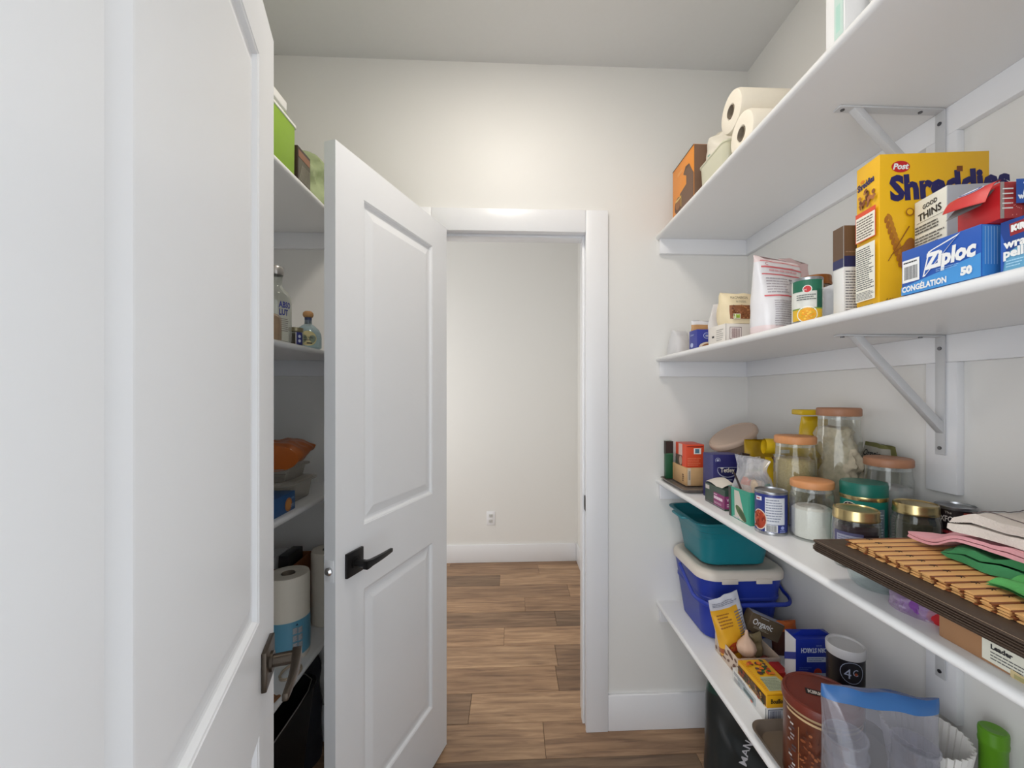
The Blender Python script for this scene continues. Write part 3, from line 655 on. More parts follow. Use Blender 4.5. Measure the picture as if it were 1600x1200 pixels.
o = bag('tan_pouch', 'tan pouch between granola bag and pink banded bag', 'bag', (.79, 1.30, Z2), r5(0), B, [M('tan_film', (196, 170, 148), .35, var=.12)])

# ================================================================ RIGHT WALL, TOP SHELF
W, D, H = .17, .185, .197
OR = (236, 146, 40)
o = carton('coffee_maker_box', 'orange and brown appliance box at the far end of the top shelf', 'box', (.622, 1.388, Z1), r5(0), W, D, H, OR, faces={1: (70, 48, 40), 2: (120, 92, 74)})
p = P_(o, W, D, H, 'left')
p.r(0, H-.004, D, .004, (70, 48, 40)); p.q([(.06, .0), (.185, .0), (.185, .10), (.17, .12), (.15, .150), (.12, .155), (.10, .135), (.125, .12), (.125, .09), (.07, .08)], (116, 86, 66))
p.q([(.10, .135), (.12, .155), (.15, .150), (.15, .142), (.12, .143)], (90, 64, 52)); p.e(.052, .045, .030, .030, (100, 66, 44)); p.e(.052, .050, .022, .020, (150, 100, 60)); p.e(.052, .066, .026, .004, (220, 190, 120)); p.q([(.070, .07), (.082, .07), (.082, .03), (.078, .03), (.078, .064), (.070, .064)], (226, 190, 90))
p.lines(.05, .150, .05, .012, 2, (250, 200, 130), .5); p.done(o)
# translucent tub
o = thing('translucent_tub', 'translucent cream plastic tub between the orange box and paper rolls', 'tub', (.672, 1.285, Z1))
q = MB(); prv = None
TUBM = GLASS('cream_plastic', (226, 224, 200), .72, .25, .3)
def tubloops(q, X_, Y_, zs, r0):
    n = 28; L_ = []
    for z, s_ in zs:
        pts = rnd_rect(-X_*s_, X_*s_, -Y_*s_, Y_*s_, r0*s_, 6); L_.append([q.p((x, y_, z)) for x, y_ in pts])
    for a, b in zip(L_, L_[1:]):
        m_ = len(a)
        for i in range(m_): q.face((a[i], a[(i+1) % m_], b[(i+1) % m_], b[i]))
    return L_
L_ = tubloops(q, .040, .085, [(0, .90), (.003, .93), (.092, 1.0), (.094, 1.06), (.098, 1.06), (.100, 1.0), (.098, .97), (.006, .90)], .02); q.face(L_[0][::-1]); q.face(L_[-1]); q.build('tub', TUBM, o, smooth=True)
q = MB(); L_ = tubloops(q, .036, .080, [(.008, .90), (.08, .96), (.088, .9)], .02); q.face(L_[0][::-1]); q.face(L_[-1]); q.build('contents', M('cream_paper', (226, 222, 204), .8, var=.06), o, smooth=True)
B = Bag(.12, .05, .10, .010, 21, wtop=.8, pw=.6)
o = bag('cream_liner_bag', 'crumpled cream plastic bag lying on the translucent tub', 'bag', (.690, 1.325, Z1+.101), r5(-60), B, [M('cream_liner', (232, 226, 212), .35, var=.03), hexm((70, 160, 140))], kf=lambda u, v: 1 if .30 < v < .38 and .12 < u < .16 else 0)
# paper rolls in film
PAP = M('roll_paper', (240, 232, 216), .8, var=.02, scale=80, bump=.15)
def lying_roll(label, y, z, x0=.632, ln=.27, grp=None, r=.0595):
    t = thing('paper_roll', label, 'paper roll', (x0, y, z))
    q = MB()
    prof = [(.019, .02), (.019, .004), (.022, .001), (r*.80, 0), (r*.94, .003), (r, .012), (r, ln-.012), (r*.94, ln-.002), (.02, ln), (.019, ln-.02)]
    q.lathe(prof, 36); me = q.build('roll', PAP, t, smooth=True, rot=(0, math.pi/2, 0))
    q = MB(); q.lathe([(.0185, .018), (.0175, .0), (.0165, .018)], 24); q.lathe([(.017, .018), (.0005, .018)], 24); q.build('core', M('roll_core', (140, 128, 112), .9), t, smooth=True, rot=(0, math.pi/2, 0))
    return t
lying_roll('white paper roll, nearest one lying directly on the top shelf', 1.116, Z1+.060)
lying_roll('white paper roll lying on the shelf behind the nearest roll, half hidden by the tub', 1.236, Z1+.060, x0=.722, ln=.2)
t = lying_roll('white paper roll lying on top of the other two rolls', 1.186, Z1+.1685, x0=.640)
q = MB(); q.lathe([(.0600, .19), (.0602, .26)], 36); q.build('film_band', hexm((116, 184, 168), .35, 'band'), t, smooth=True, rot=(0, math.pi/2, 0))
# white and mint box near the camera
W, D, H = .26, .046, .36
o = carton('white_mint_box', 'white box with a mint stripe at the near end of the top shelf', 'box', (.612, .734, Z1), r5(0), W, D, H, (240, 240, 240))
p = P_(o, W, D, H, 'left'); p.r(.022, .004, .021, H-.01, (190, 214, 206)); p.r(.026, .02, .010, .05, (172, 212, 200)); p.done(o)
B = Bag(.16, .075, .30, .014, 23, pw=.12, freq=45)
o = bag('clear_bag_of_packets', 'crinkled clear bag beside the white and mint box', 'bag', (.705, .680, Z1), r5(-4), B, [M('crinkled_grey_film', (206, 204, 202), .25, var=.18, scale=40)])
# ================================================================ RIGHT WALL, THIRD SHELF (jars, boxes, table mats)
ACR = GLASS('smoky_acrylic', (150, 140, 134), .35, .5, .1)
o = thing('shallow_tray', 'shallow smoky clear tray under the small boxes at far end of the third shelf', 'tray', (.688, 1.552, Z3))
q = MB(); L_ = tubloops(q, .080, .122, [(0, .90), (.002, .93), (.010, .98), (.012, 1.03), (.014, 1.03), (.0145, 1.0), (.012, .965), (.004, .92)], .02); q.face(L_[0][::-1]); q.face(L_[-1]); q.build('tray', ACR, o, smooth=True)
ZT = Z3+.0045
# pine box
WD = M('pale_pine', (214, 172, 122), .55, var=.16, scale=6, stretch=(1, 1, 9))
o = thing('pine_box', 'small pale wooden box standing on the shallow tray', 'wooden box', (.650, 1.517, ZT+.004), r5(0))
W, D, H = .076, .128, .068; q = MB(); t_ = .005
q.box((0, 0, 0), (W, t_, H)); q.box((0, D-t_, 0), (W, D, H)); q.box((0, t_, 0), (t_, D-t_, H)); q.box((W-t_, t_, 0), (W, D-t_, H)); q.box((t_, t_, 0), (W-t_, D-t_, t_))
q.build('box_body', WD, o, bevel=.001)
p = P_(o, W, D, H, 'front'); p.r(.006, .002, .012, .064, (222, 206, 184)); p.bar(.010, .022, .006, .034, (130, 120, 120)); p.done(o)
p = P_(o, W, D, H, 'left'); p.lines(.094, .012, .018, .030, 4, (120, 84, 54), .6); p.done(o)
# red box in it
W, D, H = .070, .098, .118
o = carton('tea_box', 'bright orange-red box standing in the small pine box', 'box', (.6555, 1.530, ZT+.0092), 0, W, D, .148, (222, 78, 44), faces={1: (190, 60, 40)})
p = P_(o, W, D, .148, 'front'); p.r(.030, .112, .028, .022, (240, 236, 230)); p.r(.035, .115, .016, .016, (90, 130, 150)); p.lines(.006, .068, .056, .032, 5, (244, 150, 110), .3); p.r(.004, .139, .062, .003, (150, 40, 26)); p.done(o)
p = P_(o, W, D, .148, 'left'); p.r(.03, .10, .036, .046, (230, 196, 186)); p.r(.002, .062, .06, .04, (92, 66, 56)); p.q([(.0, .062), (.03, .062), (.01, .09), (0, .09)], (60, 70, 60)); p.e(.05, .082, .014, .018, (190, 160, 140)); p.done(o)
# green box behind
o = carton('green_carton', 'narrow dark green carton behind the orange-red box in the corner', 'box', (.626, 1.655, ZT+.004), 0, .030, .020, .152, (34, 92, 62))
p = P_(o, .030, .020, .152, 'front'); p.r(0, .100, .030, .052, (52, 40, 36)); p.r(0, .098, .030, .004, (60, 120, 86)); p.done(o)
p = P_(o, .030, .020, .152, 'left'); p.r(0, .100, .020, .052, (52, 40, 36)); p.done(o)
# dark blue tea box
W, D, H = .094, .07, .150
o = carton('blue_tea_box', 'dark navy box with white serif lettering in an oval', 'box', (.668, 1.345, Z3), r5(1), W, D, H, (42, 40, 104))
p = P_(o, W, D, H, 'front'); GR = (180, 184, 210)
p.e(.016, .132, .0085, .0085, GR); p.e(.016, .132, .007, .007, (42, 40, 104)); p.e(.016, .132, .004, .004, GR)
p.e(.050, .100, .036, .026, GR); p.e(.050, .1015, .0345, .0245, (32, 30, 84)); p.r(.010, .108, .075, .02, (42, 40, 104)); p.r(.016, .1075, .068, .0014, GR); p.t(.024, .092, .022, 'Tetley', (240, 232, 214), sx=.86, bold=.0003); p.lines(.03, .064, .05, .006, 1, GR, .6); p.done(o)
# dark green and purple box, lid open
W, D, H = .085, .128, .062
DG = (44, 66, 54)
o = carton('green_purple_box', 'dark green box with purple label and open white flap', 'box', (.6395, 1.215, Z3), r5(0), W, D, H, DG)
p = P_(o, W, D, H, 'left'); PU = (136, 44, 104)
p.r(.060, .006, .068, .038, PU); p.r(.006, .044, .026, .013, (196, 186, 180)); p.lines(.062, .022, .060, .011, 1, (236, 214, 226), .8, .1); p.lines(.062, .036, .03, .005, 1, (220, 190, 206), .6); p.lines(.064, .010, .05, .007, 2, (220, 190, 206), .4); p.r(0, .004, D, .001, (200, 170, 190)); p.done(o)
p = P_(o, W, D, H, 'front'); p.r(0, .006, W, .038, PU); p.t(.006, .028, .013, 'VARIETY', (240, 224, 232), sx=.8, bold=.0003); p.lines(.006, .011, .05, .012, 2, (230, 200, 216), .5); p.done(o)
q = MB(); q.grid(lambda u, v: (.002+.05*v, .128-.100*u+.010*math.sin(v*2)*u, H+.002+.012*math.sin(v*1.6)+.004*math.sin(u*5)), 8, 5); q.build('flap', hexm((226, 218, 206), .6, 'card'), o, smooth=True)
# taupe bowl with a lid, tilted
TAU = M('taupe_plastic', (184, 160, 142), .45, var=.02)
o = thing('lidded_bowl', 'taupe plastic bowl with lid lying tilted behind the navy box', 'bowl', (.866, 1.500, 1.147), 0)
o.rotation_mode = 'QUATERNION'; o.rotation_quaternion = Vector((-.50, -.06, .86)).to_track_quat('Z', 'Y')
q = MB(); q.lathe([(.0005, 0), (.040, 0), (.046, .004), (.066, .05), (.080, .092), (.083, .096)], 48); q.build('bowl', TAU, o, smooth=True)
q = MB(); q.lathe([(.084, .088), (.0875, .090), (.0885, .100), (.086, .106), (.081, .109), (.079, .1065), (.06, .1068), (.0005, .1070)], 48); q.build('lid', M('taupe_lid', (196, 172, 154), .45, var=.02), o, smooth=True)
o = carton('dark_box', 'low dark box under the tilted taupe bowl', 'box', (.815, 1.45, Z3), 0, .13, .13, .090, (62, 54, 50))
# yellow bags
YB = M('yellow_foil', (214, 178, 26), .38, var=.07, scale=20); YB2 = M('yellow_foil_dark', (186, 150, 24), .4, var=.1)
DRED = hexm((92, 40, 24), .5, 'foil')
B = Bag(.12, .045, .200, .012, 31, wtop=.8, pw=.35, freq=12)
o = bag('yellow_snack_bag', 'crumpled mustard yellow bag beside the taupe bowl', 'bag', (.828, 1.355, Z3), r5(6), B, [YB2, DRED], kf=lambda u, v: 1 if (.40 < v < .45 and .08 < u < .2) or (.28 < v < .34 and u < .5) else 0)
B = Bag(.105, .048, .165, .008, 32, wtop=.95, pw=.35)
o = bag('rolled_yellow_bag', 'yellow foil bag with its top rolled into a tube behind the bamboo lidded jar', 'bag', (.800, 1.200, Z3), r5(0), B, [YB, DRED], kf=lambda u, v: 1 if v > .90 and u < .5 and int(u*20) % 3 == 0 else 0)
q = MB()
def rollf(u, v):
    a = v*2*math.pi*1.35; r = .0235-.002*v; return (-.066+.125*u, -.012+r*math.cos(a-.6), .192+r*math.sin(a-.6)+.003*math.sin(u*6))
q.grid(rollf, 10, 30); q.grid(lambda u, v: (rollf(u, v)[0], -.012+(rollf(u, v)[1]+.012)*.96, .192+(rollf(u, v)[2]-.192)*.96), 10, 30, flip=True); q.build('rolled_top', YB, o, smooth=True, fixn=False, rot=(0, r5(5), r5(-12)))
p = Print(lambda x, y, oo: (x, -.0365-oo, y)); p.r(-.022, .181, .026, .010, (220, 222, 214)); p.done(o)
B = Bag(.088, .048, .285, .007, 33, wtop=.92, pw=.22, freq=10)
o = bag('tall_yellow_bag', 'tall yellow bag with a flat folded top behind the tallest jar', 'bag', (.915, 1.212, Z3), r5(-6), B, [YB])
boxo('folded_top', (-.055, -.030, .290), (.050, .024, .306), YB, o, bevel=.004)
# dark diagonal packet, small white and green packet, beige and red packet
B = Bag(.034, .02, .16, .004, 34, pw=.5)
o = bag('dark_packet', 'dark brown packet leaning between taupe bowl and clear bag', 'packet', (.744, 1.322, Z3), r5(0), B, [hexm((52, 38, 34), .45, 'foil')], tilt=(0, r5(7)))
B = Bag(.062, .035, .155, .010, 35, wtop=.7, pw=.5, freq=26)
o = bag('white_green_packet', 'crumpled white packet with a lime band in front of mustard bag', 'packet', (.752, 1.255, Z3), r5(0), B, [M('white_crumple', (220, 216, 206), .4, var=.06), hexm((150, 172, 54))], kf=lambda u, v: 1 if .66 < v < .76 else 0)
B = Bag(.062, .045, .125, .006, 36, wtop=.9, pw=.4, freq=22)
o = bag('beige_red_packet', 'beige packet with a red corner left of the middle jar', 'packet', (.720, 1.190, Z3), r5(-5), B, [M('beige_paper', (212, 196, 172), .6, var=.06), hexm((158, 34, 46))], kf=lambda u, v: 1 if v > .70 and .40 < u < .55 else 0)
B = Bag(.020, .03, .105, .002, 37, pw=.3)
o = bag('green_white_packet', 'small dark green packet between the bean can and middle jar', 'packet', (.709, 1.112, Z3), r5(0), B, [hexm((34, 112, 74)), hexm(W_)], kf=lambda u, v: 1 if .3 < u < .55 else 0)
# clear bag in teal box
W, D, H = .062, .105, .086
o = thing('teal_open_box', 'open teal carton with a green leaf picture holding a clear bag', 'box', (.635, 1.075, Z3), r5(0))
TE = (48, 158, 132); q = MB(); t_ = .0012; e_ = .006
def tw(a, b, c, d, k=0): q.poly([a, b, c, d], k)
bot = [(0, 0, 0), (W, 0, 0), (W, D, 0), (0, D, 0)]; top_ = [(-.002, -.004, H+.004), (W+.004, -.004, H), (W+.004, D+.002, H), (-.002, D+.002, H)]
for i in range(4): q.poly([bot[i], bot[(i+1) % 4], top_[(i+1) % 4], top_[i]], 0)
q.poly(bot[::-1], 0)
bi = [(x*.97+.001, y_*.97+.0015, .002) for x, y_, z in bot]; ti = [(x*.97+.001, y_*.97+.0015, z) for x, y_, z in top_]
for i in range(4): q.poly([ti[i], ti[(i+1) % 4], bi[(i+1) % 4], bi[i]], 1); q.poly([top_[i], top_[(i+1) % 4], ti[(i+1) % 4], ti[i]], 0)
q.poly(bi, 1); q.build('carton', [hexm(TE, .4, 'card'), hexm((190, 184, 170), .7, 'card')], o, fixn=False)
sl = lambda x, y, oo: (-oo-.002*y/H, D-x, y)
p = Print(sl); p.r(.030, .003, .072, .078, (206, 200, 188)); p.q([(.055, .081), (.102, .081), (.102, .003), (.085, .003)], TE); p.e(.062, .022, .030, .012, (86, 106, 62), rot=-.55); p.e(.070, .018, .022, .007, (56, 80, 48), rot=-.6); p.r(0, .0, .012, .085, (60, 60, 56)); p.done(o)
p = Print(lambda x, y, oo: (x, -oo-.004*y/H, y)); p.r(.030, .01, .004, .06, (160, 214, 200)); p.done(o)
CBG = GLASS('bag_film', (240, 240, 244), .22, .5, .2)
B = Bag(.115, .070, .172, .016, 38, wtop=1.0, pw=.7, freq=26)
o = bag('clear_food_bag', 'clear crumpled bag of dried food sticking out of the teal carton', 'bag', (.672, 1.130, Z3+.0035), r5(-72), B, [CBG], part='film')
B = Bag(.082, .044, .112, .008, 39, wtop=.8, pw=.5, freq=30); B.mesh('contents', [M('dried_food', (196, 176, 154), .8, var=.3, scale=90), hexm((196, 104, 60))], o, kf=lambda u, v: 1 if v > .82 and u < .25 else 0)
q = MB(); q.tube([(-.030, -.034, .128), (-.004, -.036, .085)], .0028, 8); q.build('twist_tie', hexm((44, 30, 30)), o)
# bean can
BL = (44, 56, 128)
o = can('food_can', 'tall can with blue label, chili bowl picture and bar code', 'can', (.664, 1.032, Z3), .0375, .108, BL)
p = Print(cyl_face(.0369, a0=math.atan2(-1.032, -.664)), .004)
p.r(-.013, .028, .046, .066, (206, 208, 214)); p.lines(-.011, .034, .041, .058, 9, (112, 118, 140), .35); p.r(-.013, .009, .028, .018, (226, 226, 226)); p.bar(-.010, .010, .022, .016)
p.e(-.027, .036, .019, .026, (222, 206, 190)); p.e(-.027, .036, .0165, .0235, (168, 62, 36))
for i in range(24): p.e(-.027+R.uniform(-.012, .012), .036+R.uniform(-.018, .018), .003, .0022, R.choice([(130, 40, 24), (198, 96, 60)]), rot=R.uniform(0, 3), n=7)
p.r(-.033, .085, .014, .010, (222, 222, 226)); p.lines(-.031, .087, .010, .005, 1, (190, 40, 50), .7); p.e(.024, .022, .004, .004, (150, 160, 210)); p.lines(.018, .010, .014, .008, 2, (150, 160, 210), .4); p.done(o)
# jars with bamboo lids
SUG = M('white_sugar', (240, 238, 232), .9, var=.05, scale=300, bump=.3); RICE = M('pale_grain', (176, 158, 112), .8, var=.35, scale=250, bump=.4)
NOOD = M('cream_noodle', (196, 184, 160), .8, var=.45, scale=55, bump=1.0); HERB = M('dried_herb', (70, 66, 48), .9, var=.5, scale=160, bump=.5); JAM = M('dark_preserve', (50, 30, 40), .4, var=.3)
o, zt = jar('storage_jar', 'short faceted jar of white sugar with bright bamboo lid, nearest of its kind', (.735, .982, Z3), .0462, .143, None, SUG, 10, .60, .017, 'glass jars with bamboo lids'); wood_lid(o, .0462, zt, BAMB, .017)
o, zt = jar('storage_jar', 'medium faceted jar of pale grain with bamboo lid before the yellow bags', (.770, 1.092, Z3), .0500, .240, None, RICE, 12, .80, .020, 'glass jars with bamboo lids'); wood_lid(o, .0500, zt, BAMB, .020)
q = MB(); q.lathe([(.0490, .150), (.0490, .192)], 24); 
o, zt = jar('storage_jar', 'tallest faceted jar with bamboo lid, filled with pale crinkled noodles', (.905, 1.107, Z3), .0520, .315, None, None, 12, .8, .022, 'glass jars with bamboo lids'); wood_lid(o, .0520, zt, BAMB2, .022)
B = Bag(.074, .066, .262, .022, 41, top=.050, pw=.06, freq=30); B.mesh('contents', NOOD, o, nx=26, nz=40)
o, zt = jar('storage_jar', 'right-hand jar with a brownish bamboo lid, mostly empty, by the wall', (.906, .957, Z3), .0475, .200, None, M('grey_powder', (176, 176, 176), .9), 0, .72, .019, 'glass jars with bamboo lids'); wood_lid(o, .0475, zt, BAMB2, .019)
# teal canister
TL = M('teal_enamel', (22, 128, 114), .35, var=.03)
o = thing('teal_canister', 'round teal canister with a gold band and teal lid', 'canister', (.816, .925, Z3))
q = MB(); q.lathe([(.0005, 0), (.042, 0), (.044, .003), (.044, .112)], 48); q.build('canister_body', TL, o, smooth=True)
q = MB(); q.lathe([(.0452, .112), (.0456, .114), (.0456, .119), (.0452, .121)], 48); q.build('gold_band', GOLD, o, smooth=True)
q = MB(); q.lathe([(.0450, .121), (.0452, .146), (.043, .150), (.0005, .151)], 48); q.build('lid', M('teal_lid', (18, 106, 92), .35, var=.03), o, smooth=True)
p = Print(cyl_face(.0440, a0=math.atan2(-.925, -.816)), .004); p.e(-.026, .094, .017, .013, (236, 232, 222)); p.e(-.026, .094, .0155, .0115, (40, 24, 26)); p.q([(-.036, .096), (-.030, .104), (-.020, .100), (-.012, .092), (-.020, .092)], (214, 190, 176)); p.r(.016, .028, .026, .068, (120, 132, 142)); p.lines(.018, .030, .022, .064, 10, (200, 206, 212), .4); p.done(o)
# jars with gold lids
o, zt = jar('preserve_jar', 'squat jar with gold lid and violet-grey label, nearest to the dark mats', (.712, .826, Z3), .0405, .117, None, JAM, 0, .80, .016, 'glass jars with gold lids', shoulder=.82); tin_lid(o, .0398, zt)
p = Print(cyl_face(.0409, a0=math.atan2(-.826, -.712)), .004); p.r(-.040, .006, .052, .068, (84, 82, 118)); p.r(-.034, .050, .044, .018, (158, 160, 178)); p.lines(-.032, .052, .040, .014, 3, (110, 112, 140), .4); p.r(.012, .006, .030, .066, (34, 22, 30)); p.lines(-.036, .010, .044, .034, 5, (120, 120, 150), .35); p.done(o)
o, zt = jar('preserve_jar', 'jar of dark dried herbs with a pale gold lid beside the round black tin', (.862, .846, Z3), .0415, .120, None, HERB, 0, .86, .015, 'glass jars with gold lids', shoulder=.76, neck=.90); tin_lid(o, .0385, zt)
# black tin
o = can('black_tin', 'black and red tin with white lettering against the wall', 'can', (.942, .838, Z3), .0330, .118, (36, 26, 28))
p = Print(cyl_face(.0325, a0=math.atan2(-.838, -.942)), .004); p.t(-.0325, .086, .017, 'OXFORD', (228, 220, 212), sx=.62, bold=.0004); p.t(-.016, .103, .007, 'The', (220, 210, 200)); p.r(.012, .040, .013, .068, (170, 62, 40)); p.r(.026, .066, .016, .030, (210, 206, 198)); p.lines(-.022, .060, .028, .008, 1, (170, 40, 50), .8); p.done(o)
# organic pouch behind
B = Bag(.135, .022, .222, .006, 44, wtop=.86, pw=.5)
o = bag('grey_green_pouch', 'grey pouch with olive corner lying behind the right-hand jar', 'pouch', (.966, 1.045, Z3), r5(-98), B, [M('grey_pouch', (168, 166, 158), .45, var=.12), hexm((112, 112, 66)), hexm((176, 110, 50))], kf=lambda u, v: 1 if (v > .95 or (u > .36 and u < .64 and v > .8)) else (2 if v < .35 else 0), tilt=(0, 0))
p = Print(B.face(), .006); p.t(-.058, .186, .024, 'Organic', (40, 40, 44), bold=.0006); p.done(o)

# table mats on a cardboard box ------------------------------------------------
CB = (168, 124, 86)
W, D, H = .22, .29, .0535
o = carton('cardboard_box', 'brown cardboard box with white printed label under the table mats', 'box', (.6245, .288, Z3), 0, W, D, H, CB)
p = P_(o, W, D, H, 'left')
p.q([(.056, .004), (.18, .0), (.18, .053), (.056, .053)], (222, 220, 204)); p.t(.066, .040, .0075, 'SELL BURGUNDY', K_, sx=.9, bold=.0002); p.t(.066, .031, .0085, 'RUM RAISINS', K_, sx=.9, bold=.0004); p.t(.066, .022, .0085, 'Leader', K_, bold=.0004); p.lines(.066, .008, .04, .012, 3, (90, 90, 90), .35)
p.e(.116, .014, .006, .009, (90, 90, 90)); p.e(.116, .015, .004, .006, (190, 190, 180)); p.e(.134, .012, .008, .010, (120, 120, 118)); p.q([(.088, -.0), (.108, 0), (.108, .008), (.088, .010)], (206, 186, 140)); p.r(.092, .001, .012, .005, (170, 160, 110)); p.done(o)
# leather-look mats: every mat its own thing
def soft_slab(q, X0, X1, Y0_, Y1_, z, t, r=.012, warp=lambda x, y: 0, n=10):
    pts = rnd_rect(X0, X1, Y0_, Y1_, r, 4)
    def dens(P):
        out = []
        for a, b in zip(P, P[1:]+P[:1]):
            m_ = max(1, int(math.dist(a, b)/.03)); out += [(a[0]+(b[0]-a[0])*i/m_, a[1]+(b[1]-a[1])*i/m_) for i in range(m_)]
        return out
    P = dens(pts); cx, cy = (X0+X1)/2, (Y0_+Y1_)/2; rings = []
    for ins, zz in ((.35, 0), (.004, 0), (.0, t*.35), (.0, t*.65), (.004, t), (.35, t)):
        ring = []
        for x, y_ in P:
            if ins == .35: xx, yy = cx+(x-cx)*.5, cy+(y_-cy)*.5
            else:
                L2 = math.hypot(x-cx, y_-cy); xx, yy = x-(x-cx)/L2*ins, y_-(y_-cy)/L2*ins
            ring.append(q.p((xx, yy, z+zz+warp(xx, yy))))
        rings.append(ring)
    m_ = len(P)
    for a, b in zip(rings, rings[1:]):
        for i in range(m_): q.face((a[i], a[(i+1) % m_], b[(i+1) % m_], b[i]))
    q.face(rings[0][::-1]); q.face(rings[-1])
MATM = M('brown_leatherette', (70, 56, 46), .5, var=.10, scale=200, bump=.15); STI = M('pale_stitch', (150, 130, 108), .7)
zb = Z3+.0540; ord_ = ['lowest', 'second from bottom', 'third from bottom', 'fourth from bottom', 'second from top', 'top']
for i in range(6):
    tk = .0034; dx = R.uniform(-.003, .003); dy = R.uniform(-.003, .002)
    o = thing('table_mat', 'dark brown leatherette table mat, %s of the stack of six' % ord_[i], 'place mat', (.575+dx, .330+dy, zb+i*.00345), r5(R.uniform(-.4, .4)), 'dark brown table mats')
    q = MB(); soft_slab(q, 0, .315, 0, .440, 0, tk); q.build('mat', MATM, o, smooth=True)
    q = MB()
    q.tube([(.0035, .004, tk+.0001), (.0035, .436, tk+.0001), (.311, .436, tk+.0001)], .0005, 6, flat=.6); q.build('stitching', STI, o)
ZM = zb+6*.00345+.0008
# bamboo slat mats
SLM = M('bamboo_slat', (222, 170, 108), .5, var=.20, scale=5, stretch=(1, 14, 1)); SLD = M('bamboo_slat_dark', (132, 74, 40), .5, var=.25, scale=5, stretch=(1, 14, 1))
q = MB(); q.prism([(-.0066, 0), (.0066, 0), (.0066, .0014), (.0048, .0026), (-.0048, .0026), (-.0066, .0014)], 0, .29, T=lambda a, b, c: (c, a, b)); slat_a = q.build('slat', SLM, None); slat_a_me = slat_a.data; bpy.data.objects.remove(slat_a)
q = MB(); q.prism([(-.0026, 0), (.0026, 0), (.0022, .0018), (-.0022, .0018)], 0, .29, T=lambda a, b, c: (c, a, b)); t_ = q.build('slat', SLD, None); slat_b_me = t_.data; bpy.data.objects.remove(t_)
q = MB()
for k in range(2): q.tube([(-.003+.006*k, -.004, .0022), (.001+.002*k, -.001, .0032), (.003-.006*k, .003, .0022)], .0007, 5)
knot = q.build('cord_knot', hexm((60, 34, 22)), None); knot_me = knot.data; bpy.data.objects.remove(knot)
ords = ['lowest', 'second from bottom', 'second from top', 'top']
for i in range(4):
    o = thing('slat_mat', 'bamboo slat table mat with dark cords, %s of four on brown mats' % ords[i], 'place mat', (.614+R.uniform(-.003, .003)+(.002 if i < 3 else 0), .345, ZM+i*.0034), r5(R.uniform(-.3, .3)), 'bamboo slat mats')
    n = 20
    for j in range(n):
        y_ = .0095+j*.0192
        for me_, yy in ((slat_a_me, y_), (slat_b_me, y_+.0095)):
            c = bpy.data.objects.new('slat', me_); COL.objects.link(c); c.parent = o; c.location = (R.uniform(-.004, .003), yy+R.uniform(-.0006, .0006), R.uniform(0, .0003)); c.rotation_euler = (0, 0, r5(R.uniform(-.5, .5)))
        if i == 3:
            c = bpy.data.objects.new('cord_knot', knot_me); COL.objects.link(c); c.parent = o; c.location = (.038, y_+.006, .0003)
ZS = ZM+4*.0034+.0006
# cloths: folded stacks
def cloth(name, label, loc, rotz, w_, d, t, mat_, layers=2, seed=1, amp=.004, group=None, cat='cloth', mats2=None, tilt=(0, 0), droop=None):
    root = thing(name, label, cat, loc, rotz, group, tilt)
    q = MB(); lt_ = t/layers
    # serpentine profile in x-z, extruded in y with noise
    prof = []; m_ = 14
    for L_i in range(layers):
        z = lt_*(L_i+.5); xs = [i/m_ for i in range(m_+1)]
        if L_i % 2: xs = xs[::-1]
        for x in xs: prof.append((x*w_, z))
        if L_i < layers-1:
            xe = xs[-1]*w_; sg = 1 if xe > w_/2 else -1
            for k in range(1, 6):
                a = -math.pi/2+math.pi*k/6; prof.append((xe+sg*lt_*.62*math.cos(a), z+lt_/2+lt_/2*math.sin(a)))
    nrm = []
    for i, (x, z) in enumerate(prof):
        a = prof[max(0, i-1)]; b = prof[min(len(prof)-1, i+1)]; tx, tz = b[0]-a[0], b[1]-a[1]; l = math.hypot(tx, tz) or 1; nrm.append((-tz/l, tx/l))
    th = lt_*.40; loop = [(x+n_[0]*th, z+n_[1]*th) for (x, z), n_ in zip(prof, nrm)]+[(x-n_[0]*th, z-n_[1]*th) for (x, z), n_ in list(zip(prof, nrm))[::-1]]
    ny = 22
    def fn(u, v):
        i = int(round(u*len(loop))) % len(loop); x, z = loop[i]; y_ = v*d
        e = min(1, v*8, (1-v)*8); zc = t/2+(z-t/2)*(.55+.45*e**.5)-(1-e)*t*.15
        nz_ = noise.noise(Vector((x*18+seed, y_*18, seed*3))); n2 = noise.noise(Vector((x*40+seed, y_*40, z*60)))
        hang = amp*(nz_+.4*n2)
        xx = x+amp*1.5*noise.noise(Vector((y_*16, seed, z*30)))
        dz = 0
        if droop: k_ = min(1, max(0, (y_-droop[0])/.06)); dz = droop[1]*k_*k_*(3-2*k_)
        return (xx, y_+amp*2*noise.noise(Vector((x*14, seed+4, z*50))), max(.0004, zc+hang*(.3+z/t))-dz)
    q.grid(fn, len(loop), ny, cu=True); n_ = len(loop)
    q.face([i for i in range(n_)][::-1]); q.face([ny*n_+i for i in range(n_)])
    ob = q.build('cloth', mat_, root, smooth=True); return root, fn, loop
GRN = M('green_cloth', (58, 134, 84), .85, var=.12, scale=120, bump=.3); PNK = M('pink_cloth', (222, 160, 168), .9, var=.06, scale=200, bump=.3)
TOW = M('white_terry', (216, 206, 198), .95, var=.05, scale=400, bump=.6)
cloth('kitchen_cloth', 'dark green folded cloth under the pink cloth and white towel', (.708, .405, ZS), r5(4), .17, .225, .026, GRN, 2, 3, .012)
cloth('kitchen_cloth', 'pink folded cloth between green cloth and white towel', (.696, .470, ZS+.0310), r5(-3), .17, .240, .013, PNK, 2, 5, .006, droop=(.145, .024))
